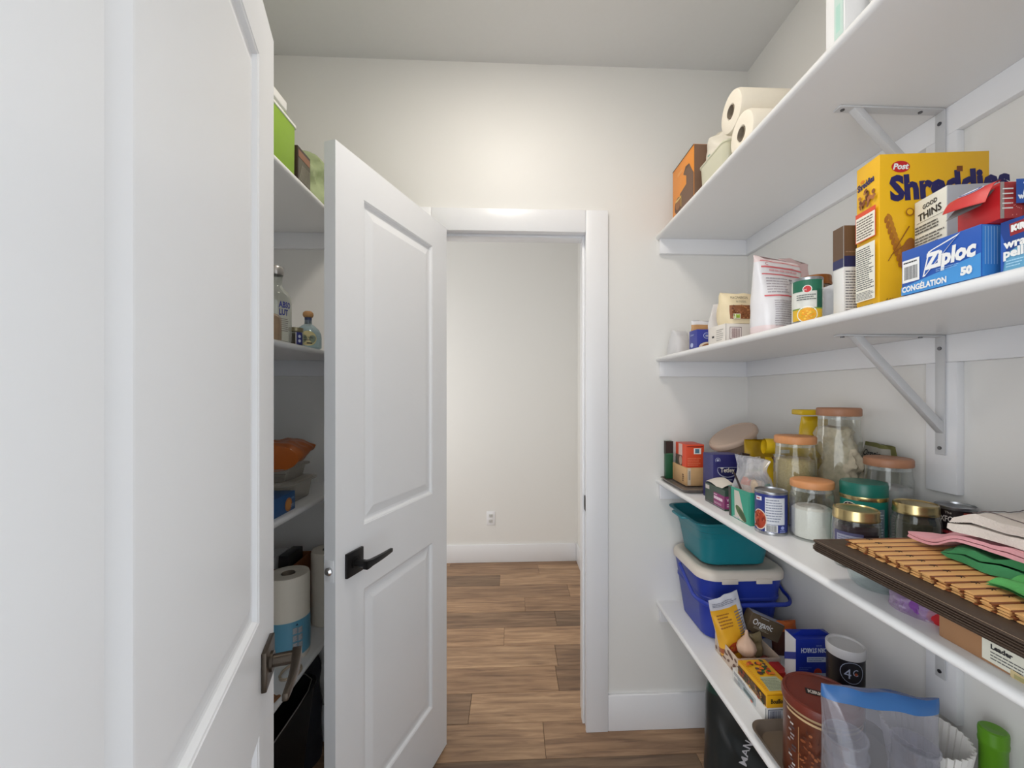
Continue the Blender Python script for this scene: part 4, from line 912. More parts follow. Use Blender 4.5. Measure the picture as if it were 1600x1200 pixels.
o, fn, lp = cloth('kitchen_towel', 'white towel with fine grey stripes folded on top of the pink cloth', (.712, .400, ZS+.0450), r5(2), .205, .235, .034, TOW, 2, 8, .007, cat='towel')
q = MB(); GS = M('grey_stripe', (112, 100, 100), .9)
n_ = len(lp)
TT = [(fn(i/n_, v/40)) for i in range(n_) for v in range(41) if lp[i][1] > .028]
def topz(x, y_):
    c = sorted(TT, key=lambda p_: (p_[0]-x)**2+(p_[1]-y_)**2)[:3]; return max(p_[2] for p_ in c)
for (a, b) in (((.012, .025), (.175, .025)), ((.012, .212), (.175, .212)), ((.03, .02), (.03, .215)), ((.075, .02), (.155, .212)), ((.083, .02), (.163, .212)), ((.15, .02), (.15, .212))):
    m_ = 30; q.tube([(a[0]+(b[0]-a[0])*i/m_, a[1]+(b[1]-a[1])*i/m_, topz(a[0]+(b[0]-a[0])*i/m_, a[1]+(b[1]-a[1])*i/m_)+.0006) for i in range(m_+1)], .0007, 5, flat=1)
q.build('woven_stripe', GS, o)
B = Bag(.075, .02, .085, .006, 51, wtop=1.1, pw=.4)
# light green cloth hanging over the mats at the near end
q = MB(); o = thing('green_cloth_corner', 'light green cloth draped over the near end of bamboo mats', 'cloth', (.648, .425, ZS))
def dr(u, v): return (.0+.075*u+.006*math.sin(v*9), .115*v, .004+.006*abs(math.sin(u*7+v*3))+.006*u)
q.grid(dr, 16, 16); q.grid(lambda u, v: (lambda a: (a[0], a[1], a[2]-.003))(dr(u, v)), 16, 16, flip=True); q.build('cloth', M('light_green_cloth', (86, 170, 92), .85, var=.12, scale=160, bump=.4), o, smooth=True, fixn=False)
cloth('kitchen_cloth', 'bright blue cloth at the wall behind the white towel', (.885, .660, ZM-.001), r5(0), .085, .060, .048, M('blue_cloth', (34, 92, 152), .7, var=.1), 2, 9, .004)
# under the mats: clear dish, purple packet in film, red packet
o = thing('clear_dish', 'shallow clear glass dish under the far corner of the dark mats', 'dish', (.672, .728, Z3))
q = MB(); q.lathe([(.0005, .001), (.035, .001), (.043, .008), (.050, .034), (.052, .036), (.048, .034), (.041, .010), (.033, .004), (.0005, .004)], 48); q.build('dish', GLASS('bluish_glass', (242, 248, 248), .06, .45, .05, .5), o, smooth=True)
o = bag('purple_packet', 'crumpled clear bag of purple sweets under the dark table mats', 'bag', (.664, .642, Z3), r5(-76), Bag(.085, .045, .048, .012, 55, top=.02, pw=.4, freq=60), [GLASS('purple_film', (226, 206, 232), .25, .5, .15)], part='film')
Bag(.070, .034, .040, .008, 56, top=.015, pw=.4, freq=70).mesh('contents', M('purple_sweets', (126, 70, 150), .5, var=.35, scale=60), o)
o = bag('red_packet', 'red packet squeezed between the cardboard box and purple sweets', 'packet', (.662, .595, Z3), r5(-78), Bag(.070, .018, .048, .003, 57, pw=.5), [M('red_foil', (196, 30, 38), .35, var=.08)])
# ================================================================ RIGHT WALL, LOWEST SHELF
BLU = M('blue_plastic', (34, 56, 158), .38, var=.03); CRM = M('cream_plastic_lid', (222, 212, 200), .42, var=.02); TEA = M('teal_plastic', (22, 122, 134), .36, var=.03)
def loopstack(q, cx, cy, rows, r0, n=6):
    """rows: (z, half width, half depth)"""
    Ls = []
    for z, a, b in rows:
        rr = min(r0, a*.95, b*.95); Ls.append([q.p((cx+x, cy+y_, z)) for x, y_ in rnd_rect(-a, a, -b, b, rr, n)])
    for A, B_ in zip(Ls, Ls[1:]):
        m_ = len(A)
        for i in range(m_): q.face((A[i], A[(i+1) % m_], B_[(i+1) % m_], B_[i]))
    return Ls
o = thing('storage_tub', 'royal blue plastic tub with cream lid and blue swing handle', 'tub', (.806, 1.532, Z4))
q = MB(); L_ = loopstack(q, 0, 0, [(0, .118, .118), (.004, .124, .122), (.14, .142, .134), (.143, .145, .137), (.150, .145, .137), (.153, .143, .135), (.222, .152, .143)], .055); q.face(L_[0][::-1]); q.face(L_[-1]); q.build('tub_body', BLU, o, smooth=True)
q = MB(); L_ = loopstack(q, 0, 0, [(.216, .1545, .1455), (.218, .158, .149), (.236, .158, .149), (.242, .155, .146), (.2485, .148, .139), (.2495, .138, .129), (.245, .132, .123), (.244, .05, .05)], .060); q.face(L_[-1]); q.face(L_[0][::-1])
lid_ = q.build('lid', CRM, o, smooth=True)
for sx in (-.06, .06):
    boxo('lid_clip', (sx-.028, -.1525, .208), (sx+.028, -.147, .226), CRM, lid_, bevel=.002)
q = MB(); pts = [(-.160, .02, .212)]
for t in (0, .25, .5, .75, 1.): pts.append((-.166+.0*t, .02-.115*t, .212-.060*t))
for k in range(1, 6):
    a = math.pi/2*k/5; pts.append((-.166+.045*(1-math.cos(a)), -.095-.075*math.sin(a)*1.0, .152-.006*math.sin(a)))
for t in (.33, .66, 1): pts.append((-.121+.242*t, -.170, .146))
for k in range(1, 6):
    a = math.pi/2*k/5; pts.append((.121+.045*math.sin(a)*1.0, -.170+.075*(1-math.cos(a)), .146+.006*(1-math.cos(a))))
for t in (.25, .5, .75, 1.): pts.append((.166, -.095+.115*t, .152+.060*t))
q.tube(pts, .0075, 10, flat=.7); q.build('handle', BLU, o, smooth=True)
o = thing('storage_tub', 'teal plastic tub with flared handles standing on the cream lid', 'tub', (.800, 1.540, Z4+.2498))
q = MB(); L_ = loopstack(q, 0, 0, [(0, .108, .098), (.006, .116, .106), (.118, .132, .124), (.124, .140, .131), (.130, .141, .132), (.136, .146, .137), (.150, .150, .141), (.156, .162, .148), (.159, .162, .148), (.1595, .150, .139), (.150, .143, .134), (.01, .108, .098)], .045); q.face(L_[0][::-1]); q.face(L_[-1]); q.build('tub_body', TEA, o, smooth=True)
for sx in (-1, 1):
    q = MB(); a = [(sx*.150, .055), (sx*.178, .045), (sx*.178, -.045), (sx*.150, -.055)]
    q.prism(a if sx < 0 else a[::-1], .150, .1585); q.build('handle', TEA, o, bevel=.003)
# giraffe print tray with things in it
GBX = (206, 186, 168)
o = thing('patterned_tray', 'open cardboard tray with brown blotch pattern in front of the blue tub', 'tray box', (.683, 1.222, Z4))
W, D, H, t_ = .135, .140, .058, .0025
q = MB()
for a, b in (((0, 0, 0), (W, t_, H)), ((0, D-t_, 0), (W, D, H)), ((0, t_, 0), (t_, D-t_, H)), ((W-t_, t_, 0), (W, D-t_, H)), ((t_, t_, 0), (W-t_, D-t_, t_))): q.box(a, b)
q.build('tray_body', hexm(GBX, .6, 'card'), o, bevel=.0008)
p = P_(o, W, D, H, 'left'); BR = (112, 78, 62)
for cx, cy, a, b, r_ in ((.022, .042, .006, .013, .2), (.034, .022, .005, .010, -.3), (.056, .040, .022, .006, -.5), (.062, .014, .012, .003, .0), (.088, .020, .008, .004, .5), (.098, .044, .018, .006, -.3), (.122, .024, .010, .006, .6), (.130, .046, .007, .005, 0), (.080, .034, .006, .003, .3), (.044, .010, .006, .004, 0), (.012, .016, .005, .006, .3), (.110, .010, .006, .004, 0)): p.e(cx, cy, a, b, BR, rot=r_)
p.done(o)
p = P_(o, W, D, H, 'front')
for i in range(7): p.e(.01+i*.018, R.uniform(.012, .046), .008, .005, BR, rot=R.uniform(0, 3))
p.done(o)
YF = M('amber_foil', (226, 168, 40), .4, var=.12, scale=25); YFW = M('pale_blue_film', (202, 204, 214), .35, var=.05)
B = Bag(.105, .05, .205, .007, 61, wtop=1.02, pw=.45, freq=16)
o = bag('snack_pouch', 'yellow and white snack pouch leaning out of the patterned tray', 'pouch', (.735, 1.320, Z4+.006), r5(4), B, [YFW, YF, hexm((160, 84, 40), .4, 'foil')], kf=lambda u, v: (1 if u < .36 and v < .80 else 0) if v > .22 else 2 if v > .12 else 1, tilt=(r5(0), r5(-14)))
p = Print(B.face(), .006); p.lines(-.040, .110, .050, .045, 5, (150, 96, 30), .4); p.done(o); p = Print(B.face(), .006); p.lines(.018, .070, .030, .085, 10, (110, 112, 130), .4); p.done(o, 'nutrition_print'); p = Print(B.face(), .006); p.lines(-.045, .178, .09, .016, 3, (120, 122, 140), .35); p.done(o); p = Print(B.face(), .006); p.e(-.01, .05, .022, .014, (196, 84, 44)); p.done(o, 'food_picture')
o = thing('garlic_bulb', 'pale garlic bulb lying in the patterned tray', 'garlic', (.733, 1.262, Z4+.045), 0)
q = MB()
q.lathe([(.0005, -.020), (.010, -.021), (.024, -.010), (.028, .004), (.024, .018), (.014, .030), (.006, .040), (.004, .054), (.0005, .056)], 36, rf=lambda a, r, z: r*(1+.06*abs(math.sin(a*3.5)))); q.build('bulb', M('garlic_skin', (214, 180, 156), .6, var=.10, scale=20), o, smooth=True, rot=(r5(-12), r5(8), 0))
o.location.z = Z4+.062
o2 = thing('onion', 'small brown onion under the garlic bulb in the patterned tray', 'onion', (.742, 1.258, Z4+.0255))
q = MB(); q.lathe([(.0005, -.019), (.008, -.021), (.020, -.014), (.0245, 0), (.020, .012), (.008, .018), (.0005, .019)], 28); q.build('onion', M('onion_skin', (168, 116, 76), .5, var=.2, stretch=(1, 1, .1)), o2, smooth=True)
o = thing('red_onion', 'small dark red onion at the right of the patterned tray', 'onion', (.795, 1.262, Z4+.020))
q = MB(); q.lathe([(.0005, -.016), (.010, -.016), (.017, -.004), (.017, .006), (.009, .015), (.0005, .017)], 24); q.build('onion', M('red_onion_skin', (120, 44, 40), .45, var=.2), o, smooth=True)
B = Bag(.045, .028, .085, .008, 63, pw=.4, freq=30)
o = bag('khaki_packet', 'crumpled khaki packet between the garlic bulb and brown box', 'packet', (.782, 1.300, Z4+.004), 0, B, [M('khaki_foil', (134, 118, 84), .4, var=.2, scale=40)])
W, D, H = .115, .038, .060
o = carton('organic_box', 'brown box with white lettering and grey top tilted on the patterned tray', 'box', (.768, 1.325, Z4+.088), r5(-2), W, D, H, (98, 82, 62), faces={1: (176, 178, 186)}, tilt=(r5(0), r5(24)))
p = P_(o, W, D, H, 'front'); p.t(.010, .026, .028, 'Organic', W_, sx=.8, bold=.0004); p.lines(.02, .014, .06, .008, 2, (170, 160, 140), .5); p.r(.03, .054, .03, .002, (200, 200, 200)); p.done(o)
W, D, H = .075, .02, .10
o = carton('grey_flat_box', 'grey box standing against the front of the blue tub', 'box', (.705, 1.366, Z4+.0585), 0, W, .012, .085, (150, 146, 140))
B = Bag(.09, .03, .105, .006, 64, wtop=.9, pw=.5)
o = bag('orange_packet', 'dark orange packet behind the brown and blue boxes', 'packet', (.910, 1.335, Z4), r5(0), B, [M('orange_foil', (186, 92, 34), .4, var=.2), hexm((70, 30, 20))], kf=lambda u, v: 1 if v < .75 else 0, tilt=(0, r5(-4)))
# white flat box with the yellow box on it
W, D, H = .088, .160, .038
o = carton('white_flat_box', 'flat white box with a blue framed bar code under the yellow box', 'box', (.6635, 1.056, Z4), 0, W, D, H, (222, 220, 216))
p = P_(o, W, D, H, 'front'); p.r(.008, .004, .06, .028, (36, 48, 84)); p.r(.0095, .0055, .057, .025, (196, 198, 204)); p.bar(.013, .006, .03, .022, (40, 40, 80)); p.r(.001, .002, .001, .034, (90, 90, 90)); p.done(o)
p = P_(o, W, D, H, 'left'); p.r(.03, .008, .09, .022, (176, 184, 186)); p.r(.06, .012, .05, .010, (92, 110, 110)); p.lines(.01, .024, .08, .010, 2, (140, 140, 146), .5); p.e(.10, .010, .006, .003, (210, 110, 90)); p.lines(.012, .006, .04, .012, 3, (130, 130, 136), .4); p.done(o)
W, D, H = .082, .136, .0385
YE = (232, 172, 28)
o = carton('yellow_flat_box', 'yellow food box with pictures lying on the white flat box', 'box', (.6665, 1.052, Z4+.0385), r5(1), W, D, H, YE)
p = P_(o, W, D, H, 'front'); p.t(.010, .012, .016, 'Bouillon', (40, 34, 20), sx=.72, bold=.0007); p.r(0, .033, W, .0018, (200, 130, 20)); p.done(o)
p = P_(o, W, D, H, 'left'); p.r(.004, .003, .128, .026, (96, 70, 44))
for i in range(34): p.e(R.uniform(.008, .128), R.uniform(.006, .026), R.uniform(.003, .008), R.uniform(.002, .005), R.choice([(150, 60, 30), (190, 140, 50), (60, 70, 40), (120, 90, 60), (40, 34, 28)]), rot=R.uniform(0, 3), n=8)
p.done(o)
p = P_(o, W, D, H, 'top'); p.q([(.012, .008), (.075, .008), (.066, .062), (.020, .062)], (176, 180, 150)); p.lines(.016, .012, .05, .044, 8, (110, 120, 90), .35, .15)
for i in range(30): p.e(R.uniform(.014, .068), R.uniform(.072, .128), R.uniform(.004, .010), R.uniform(.003, .007), R.choice([(196, 70, 36), (226, 120, 40), (90, 60, 60), (214, 170, 60), (60, 90, 50)]), rot=R.uniform(0, 3), n=8)
for i in range(20): p.e(.004, .006+i*.0066, .0016, .0014, (214, 90, 40), n=6)
p.done(o)
o = carton('red_small_box', 'bright red box between the patterned tray and the brown tin', 'box', (.765, 1.150, Z4), 0, .030, .05, .062, (176, 32, 26))
# royal blue box, print upside down
W, D, H = .112, .050, .185
BX = (22, 44, 150)
o = carton('blue_box', 'royal blue box with white lettering printed upside down', 'box', (.782, 1.105, Z4), r5(-2), W, D, H, BX, faces={5: (206, 206, 210)})
p = P_(o, W, D, H, 'front')
def up(x, y): return W-x, H-y
p.t(.094, .160, .0175, 'CORN STARCH', (206, 212, 232), rot=math.pi, sx=.66, bold=.0007); p.t(.072, .168, .006, 'canada', (150, 166, 214), rot=math.pi)
p.r(.030, .122, .056, .014, (196, 204, 226)); p.lines(.033, .124, .050, .010, 2, (90, 104, 160), .4); p.e(.060, .094, .011, .011, (196, 60, 34)); p.e(.060, .094, .0085, .0085, (170, 50, 30)); p.r(.018, .078, .080, .014, (180, 190, 214)); p.lines(.008, .100, .035, .010, 2, (90, 110, 190), .4); p.done(o)
p = P_(o, W, D, H, 'left'); p.q([(0, .10), (.05, .13), (.05, .15), (0, .12)], (30, 50, 140)); p.done(o)
q = MB(); q.prism([(.004, .185), (.108, .185), (.080, .200), (.030, .200)], .020, .022, T=lambda x, z, y_: (x, y_, z)); q.build('top_flap', hexm(BX, .42, 'card'), o)
ZB = Z4+.0022
# black canister with white lid
o = thing('crumb_canister', 'black cardboard canister with pale grey lid and white round emblem', 'canister', (.842, 1.008, ZB))
r = .0400; q = MB(); q.lathe([(.0005, 0), (r*.98, 0), (r, .003), (r, .216)], 48); q.build('canister_body', hexm((20, 18, 24), .35, 'card'), o, smooth=True)
q = MB(); q.lathe([(r*1.02, .206), (r*1.04, .208), (r*1.05, .226), (r*1.01, .2295), (r*.93, .229), (r*.90, .2245), (.0005, .224)], 48); q.build('lid', M('pale_grey_lid', (206, 204, 204), .4), o, smooth=True)
p = Print(cyl_face(r+.0002, a0=math.atan2(-1.008, -.842)), .004); GY = (170, 178, 200)
p.e(.014, .178, .025, .026, GY); p.e(.014, .178, .0237, .0247, (16, 14, 22)); p.t(-.003, .164, .034, '4', GY, sx=.9); p.t(.014, .172, .023, 'C', GY, sx=.8); p.e(.0215, .1765, .0035, .0035, (160, 70, 40)); p.q([(-.038, .172), (-.038, .170), (.010, .146), (.012, .148)], (90, 86, 90)); p.q([(-.040, .14), (.03, .118), (.03, .10), (-.040, .12)], (110, 60, 30)); p.done(o)
# baking tray with brown tin and open film bag
o = thing('baking_tray', 'taupe metal baking tray with rounded corner at the near end of the lowest shelf', 'baking tray', (.764, .800, Z4))
q = MB(); L_ = loopstack(q, 0, 0, [(0, .142, .222), (.002, .146, .226), (.017, .155, .235), (.019, .160, .240), (.0205, .160, .240), (.0205, .156, .236), (.016, .152, .232), (.003, .143, .223), (.0015, .10, .18)], .035, 8); q.face(L_[0][::-1]); q.face(L_[-1]); q.build('tray', M('taupe_metal', (120, 108, 96), .38, metal=.35, var=.03), o, smooth=True)
BRN = M('brown_tin_print', (96, 48, 30), .32, var=.25, scale=18); r = .0745; H = .168
o = thing('brown_tin', 'large brown tin with red-brown plastic lid and cream lines', 'tin', (.694, .898, ZB))
q = MB(); q.lathe([(.0005, .001), (r*.97, .001), (r, .003), (r*.99, .008), (r*.985, .010), (r*.985, H-.004)], 64); q.build('tin_body', BRN, o, smooth=True)
q = MB(); q.lathe([(r*.99, H-.007), (r*1.005, H-.005), (r*1.0, H-.001), (r*.985, H)], 64); q.build('rim', M('cream_rim', (196, 172, 134), .35, metal=.3), o, smooth=True)
q = MB(); q.lathe([(r*1.0, H-.002), (r*1.03, H), (r*1.035, H+.012), (r*1.0, H+.018), (r*.93, H+.019), (r*.90, H+.016), (.0005, H+.016)], 64); q.build('lid', M('russet_lid', (108, 42, 28), .42, var=.06), o, smooth=True)
f0 = math.atan2(-.898, -.694); p = Print(cyl_face(r*.987, a0=f0), .005); CL = (200, 170, 128)
p.r(.034, .004, .0022, .158, CL); p.r(-.075, .152, .19, .005, CL); p.r(.040, .100, .08, .0016, CL); p.r(.040, .092, .08, .0016, CL); p.r(.040, .060, .08, .0016, CL); p.r(.040, .139, .08, .0016, CL)
p.lines(.041, .104, .060, .032, 7, (178, 140, 120), .45, .1); p.lines(.041, .064, .060, .026, 6, (170, 132, 112), .45, .1); p.lines(.041, .02, .060, .036, 7, (150, 110, 92), .4, .1)
for k in range(22):
    a = math.pi*k/21; p.e(-.012+.028*math.cos(a+math.pi), .046-.030*math.sin(a), .0014, .0014, (176, 128, 84), n=6)
p.r(-.041, .046, .0016, .09, (170, 124, 84)); p.r(.0155, .046, .0016, .09, (170, 124, 84))
for i in range(16): p.r(-.058+R.uniform(-.008, .004), .02+i*.008, R.uniform(.006, .012), .004, R.choice([(150, 140, 140), (190, 184, 180), (80, 70, 74)]))
for i in range(40): p.e(R.uniform(-.036, .012), R.uniform(.05, .14), R.uniform(.002, .005), R.uniform(.001, .004), R.choice([(132, 70, 38), (78, 38, 24), (150, 88, 50)]), rot=R.uniform(0, 3), n=7)
p.done(o)
p = Print(lambda x, y, oo: (x*math.cos(-.50)-y*math.sin(-.50), x*math.sin(-.50)+y*math.cos(-.50), H+.016+oo)); p.r(-.030, -.010, .11-.012, .020, (24, 18, 16)); p.t(-.026, -.0055, .0155, 'KIRKLAND', (190, 180, 170), bold=.0007, sx=.86); p.done(o)
# zip bag of clear cups
o = thing('zip_bag', 'large clear zip bag with blue top band holding clear plastic cups', 'bag', (.700, .760, ZB), r5(-14))
B = Bag(.190, .102, .292, .007, 71, top=.010, wtop=1.03, pw=.5, freq=10)
B.mesh('film', [GLASS('zip_film', (236, 236, 242), .13, .32, .10, .4), GLASS('zip_band', (70, 128, 196), .60, .25, .25), GLASS('zip_line', (150, 110, 150), .7, .2, .3)], o, kf=lambda u, v: 1 if v > .915 else (2 if (.865 < v < .885) else 0), nx=26, nz=48)
p = Print(B.face(), .006); p.t(-.022, .130, .013, 'Glad', W_); p.lines(-.018, .106, .034, .018, 3, (214, 214, 218), .4); p.r(-.02, .050, .075, .040, (206, 208, 212)); p.r(-.018, .052, .071, .036, (196, 198, 204)); p.t(-.012, .062, .018, 'Slider', K_, sx=.8); p.done(o)
CUP = GLASS('cup_plastic', (242, 242, 246), .08, .55, .05, .5)
cupq = MB(); cupq.lathe([(.0005, .001), (.024, 0), (.026, .004), (.034, .078), (.0365, .080), (.0365, .083), (.033, .083), (.0245, .006), (.0005, .005)], 32)
od = ['lowest', 'second', 'third', 'topmost']
for st, (cx, cy, nn, tl) in enumerate(((-.045, .003, 4, -3), (.046, .000, 4, 5))):
    for i in range(nn):
        if st == 0 and i == 0: c = cupq.build('clear_cup', CUP, None, smooth=True); cup_me = c.data
        else: c = bpy.data.objects.new('clear_cup', cup_me); COL.objects.link(c)
        k_ = .0025+i*.031; c.scale = (1.02, 1.02, 1.25)
        c.location = (.700+cx*math.cos(r5(-14))+math.sin(r5(tl))*k_, .760+cx*math.sin(r5(-14))+cy, ZB+k_); c.rotation_euler = (0, r5(tl), 0)
        tag(c, '%s clear plastic cup of the %s nested stack inside the zip bag' % (od[i], ('left', 'right')[st]), 'cup', 'clear cups in the zip bag')
# fluted paper filters and green capped bottle
o = thing('filter_stack', 'stack of white fluted paper filters beside the green capped bottle', 'coffee filters', (.848, .812, ZB))
q = MB(); rf = lambda a, rr, z: rr*(1+.035*math.sin(a*34)*min(1, z/.05)); q.lathe([(.0005, .002), (.042, .002), (.048, .008), (.058, .09), (.070, .168), (.068, .168), (.056, .09), (.05, .012), (.0005, .010)], 136, rf=rf); q.build('filters', M('filter_paper', (226, 224, 220), .85, var=.02), o, smooth=True)
o = thing('green_cap_bottle', 'dark bottle with a bright green ribbed cap near the camera', 'bottle', (.944, .770, ZB)); r = .0205
q = MB(); q.lathe([(.0005, 0), (.027, 0), (.029, .003), (.029, .07), (.026, .090), (.018, .100), (.018, .110)], 40); q.build('bottle_body', M('dark_bottle', (36, 22, 24), .2), o, smooth=True)
GC = M('green_cap', (92, 150, 26), .42, var=.03); q = MB(); q.lathe([(r*.97, .104), (r, .106), (r, .170), (r*1.06, .172), (r*1.09, .178), (r*1.05, .182), (r*1.08, .196), (r*1.04, .201), (r*.9, .203), (.0005, .200)], 40); q.build('cap', GC, o, smooth=True)
# bag on the floor under the lowest shelf
BKF = M('black_foil_bag', (36, 42, 44), .28, var=.15, scale=6); 
o = thing('floor_bag', 'big glossy black food bag standing on the floor below the lowest shelf', 'bag', (.822, 1.395, 0), r5(6))
B = Bag(.31, .16, .470, .016, 81, top=.012, wtop=1.0, pw=.28, freq=7)
B.mesh('bag_body', [BKF, M('dark_green_band', (34, 64, 58), .3, var=.2), M('tan_band', (112, 92, 58), .4, var=.2), hexm((120, 18, 34), .35)], o, kf=lambda u, v: 2 if v > .93 else (1 if v > .80 else (3 if v < .62 and .34 < u < .5 else 0)), nx=30, nz=60)
p = Print(B.face(), .01); p.t(-.070, .175, .034, 'MANGA', (196, 196, 202), rot=r5(66), bold=.0006); p.done(o)

# ================================================================ LEFT WALL SHELVES
# cooler on the top shelf
GRC = M('lime_plastic', (140, 178, 40), .42, var=.03); WPL = M('white_plastic', (236, 236, 232), .4)
o = thing('cool_box', 'lime green cool box with white rim and handle on the left top shelf', 'cool box', (-.815, 1.120, Z1))
q = MB(); L_ = loopstack(q, 0, 0, [(0, .154, .167), (.003, .156, .169), (.146, .157, .170)], .012, 4); q.face(L_[0][::-1]); q.face(L_[-1]); q.build('box_body', GRC, o, smooth=True)
q = MB(); L_ = loopstack(q, 0, 0, [(.145, .158, .171), (.146, .160, .173), (.153, .160, .173), (.154, .158, .171)], .012, 4); q.face(L_[0][::-1]); q.face(L_[-1]); q.build('rim', WPL, o, smooth=True)
q = MB(); L_ = loopstack(q, 0, 0, [(.153, .150, .168), (.172, .146, .160), (.190, .138, .146), (.204, .118, .115), (.209, .05, .05)], .02, 4); q.face(L_[-1]); q.build('lid', M('lime_lid', (134, 164, 52), .42), o, smooth=True)
q = MB(); q.box((.146, -.165, .162), (.1615, .111, .188)); q.build('handle', WPL, o, bevel=.004)
o = carton('dark_picture_box', 'dark box with a printed photo behind the lime cool box', 'box', (-.800, 1.302, Z1), 0, .140, .080, .108, (58, 44, 34))
p = P_(o, .14, .08, .108, 'right'); p.r(.004, .004, .072, .070, (92, 88, 72)); p.q([(.004, .076), (.076, .076), (.076, .098), (.004, .098)], (142, 100, 74))
for i in range(8): p.q([(.01+i*.008, .008), (.013+i*.008, .008), (.03+i*.006, .06), (.028+i*.006, .06)], (150, 146, 130))
p.done(o)
B = Bag(.22, .17, .215, .030, 91, top=.03, wtop=.75, pw=.30, freq=14)
o = bag('sage_fabric_bag', 'crumpled sage green fabric bag at the far end of left top shelf', 'fabric bag', (-.775, 1.510, Z1), r5(60), B, [M('sage_fabric', (166, 178, 136), .8, var=.14, scale=14, bump=.3)], nx=30, nz=34)
# bottles
def bottle(name, label, loc, prof, glass, liquid=None, group=None):
    t = thing(name, label, 'bottle', loc); q = MB(); q.lathe(prof, 44); q.build('glass', glass, t, smooth=True); return t
BG = GLASS('bottle_glass', (232, 234, 230), .07, .62, .03, .7); BGT = GLASS('tequila_glass', (206, 222, 226), .22, .5, .05, .4)
r = .0415
o = bottle('clear_spirit_bottle', 'tall clear bottle with silver cap and blue lettering on left shelf', (-.700, 1.255, Z2), [(.0005, .006), (r*.8, .004), (r*.95, 0), (r, .008), (r, .118), (r*.96, .135), (r*.80, .150), (r*.50, .162), (r*.42, .168), (r*.42, .196), (r*.46, .198), (r*.46, .204), (r*.40, .206)], BG)
q = MB(); q.lathe([(r*.47, .200), (r*.50, .202), (r*.50, .222), (r*.46, .2245), (.0005, .2245)], 32); q.build('cap', M('silver_cap', (176, 172, 168), .3, metal=.7), o, smooth=True)
p = Print(cyl_face(r, a0=math.atan2(-1.255, .700)), .004); BI = (52, 62, 140)
p.t(.008, .100, .024, 'ABSO', BI, sx=.6, bold=.0009); p.t(.008, .078, .024, 'LUT', BI, sx=.6, bold=.0009); p.lines(.010, .030, .026, .040, 7, (120, 110, 110), .35, .2); p.done(o)
r = .0245
o = bottle('glass_bottle', 'short clear glass bottle in front of the tall clear bottle', (-.679, 1.198, Z2), [(.0005, .006), (r*.9, 0), (r, .004), (r, .052), (r*.95, .064), (r*.7, .072), (r*.5, .075), (.0005, .0755)], GLASS('amberish_glass', (224, 206, 190), .10, .7, .03, .6))
o = thing('blue_label_jar', 'small jar with a blue and white label between the two bottles', 'jar', (-.682, 1.335, Z2)); r = .021
q = MB(); q.lathe([(.0005, 0), (r*.95, 0), (r, .003), (r, .042), (r*.9, .046)], 32); q.build('glass', BG, o, smooth=True); q = MB(); q.lathe([(.0005, .002), (r*.9, .002), (r*.9, .038), (.0005, .038)], 24); q.build('contents', hexm((74, 62, 50), .8), o, smooth=True)
q = MB(); q.lathe([(r*.95, .044), (r*1.0, .045), (r*1.0, .056), (.0005, .058)], 32); q.build('lid', M('dull_gold_lid', (150, 140, 110), .35, metal=.6), o, smooth=True)
p = Print(cyl_face(r, a0=math.atan2(-1.335, .682)), .003); p.r(.0, .003, .019, .038, (46, 52, 122)); p.r(-.001, .003, .002, .038, (220, 214, 206)); p.e(.010, .028, .004, .005, (200, 204, 220)); p.e(.010, .014, .004, .005, (200, 204, 220)); p.done(o)
r = .041
o = bottle('round_cork_bottle', 'round pale bottle with cork top and cream label', (-.690, 1.430, Z2), [(.0005, .004), (r*.8, 0), (r, .005), (r, .040), (r*.96, .052), (r*.80, .066), (r*.50, .078), (r*.28, .084), (r*.26, .108)], BGT)
q = MB(); q.lathe([(r*.27, .086), (r*.27, .106)], 24); q.build('neck_label', hexm((50, 58, 96), .5), o, smooth=True)
q = MB(); q.lathe([(r*.22, .106), (r*.34, .108), (r*.40, .114), (r*.38, .122), (r*.25, .1275), (.0005, .129)], 28); q.build('cork', M('cork', (178, 134, 88), .8, var=.2, scale=150), o, smooth=True)
p = Print(cyl_face(r, a0=math.atan2(-1.430, .690)), .003); p.e(0, .032, .026, .025, (222, 208, 152)); p.t(-.0225, .032, .0115, 'Don Julio', (60, 50, 60), sx=.86); p.lines(-.014, .024, .022, .005, 1, (110, 96, 90), .6); p.r(-.004, .014, .016, .004, (40, 34, 30)); p.done(o)
# third shelf left
o = carton('blue_biscuit_box', 'blue box with a round biscuit picture on the left third shelf', 'box', (-.812, 1.115, Z3), r5(1), .145, .190, .055, (24, 80, 134))
p = P_(o, .145, .19, .055, 'right'); p.e(.150, .022, .020, .020, (176, 108, 48)); p.e(.150, .022, .014, .014, (196, 132, 66)); p.t(.162, .010, .022, 'oreo', (170, 190, 216), sx=.5); p.t(.164, .034, .012, 'cookies', (150, 180, 214), sx=.5); p.done(o)
PB = GLASS('food_box_plastic', (226, 222, 214), .14, .5, .1)
o = thing('clear_food_box', 'clear plastic food box with lid behind the blue biscuit box', 'food container', (-.795, 1.410, Z3))
q = MB(); L_ = loopstack(q, 0, 0, [(0, .085, .075), (.003, .088, .078), (.060, .096, .086)], .025); q.face(L_[0][::-1]); q.build('container', PB, o, smooth=True)
q = MB(); L_ = loopstack(q, 0, 0, [(.060, .099, .089), (.060, .108, .098), (.066, .108, .098), (.066, .100, .090), (.070, .096, .086), (.070, .04, .04)], .028); q.face(L_[-1]); q.build('lid', PB, o, smooth=True)
o = thing('clear_food_box', 'shallower clear food box stacked under the orange bag', 'food container', (-.800, 1.415, Z3+.0702))
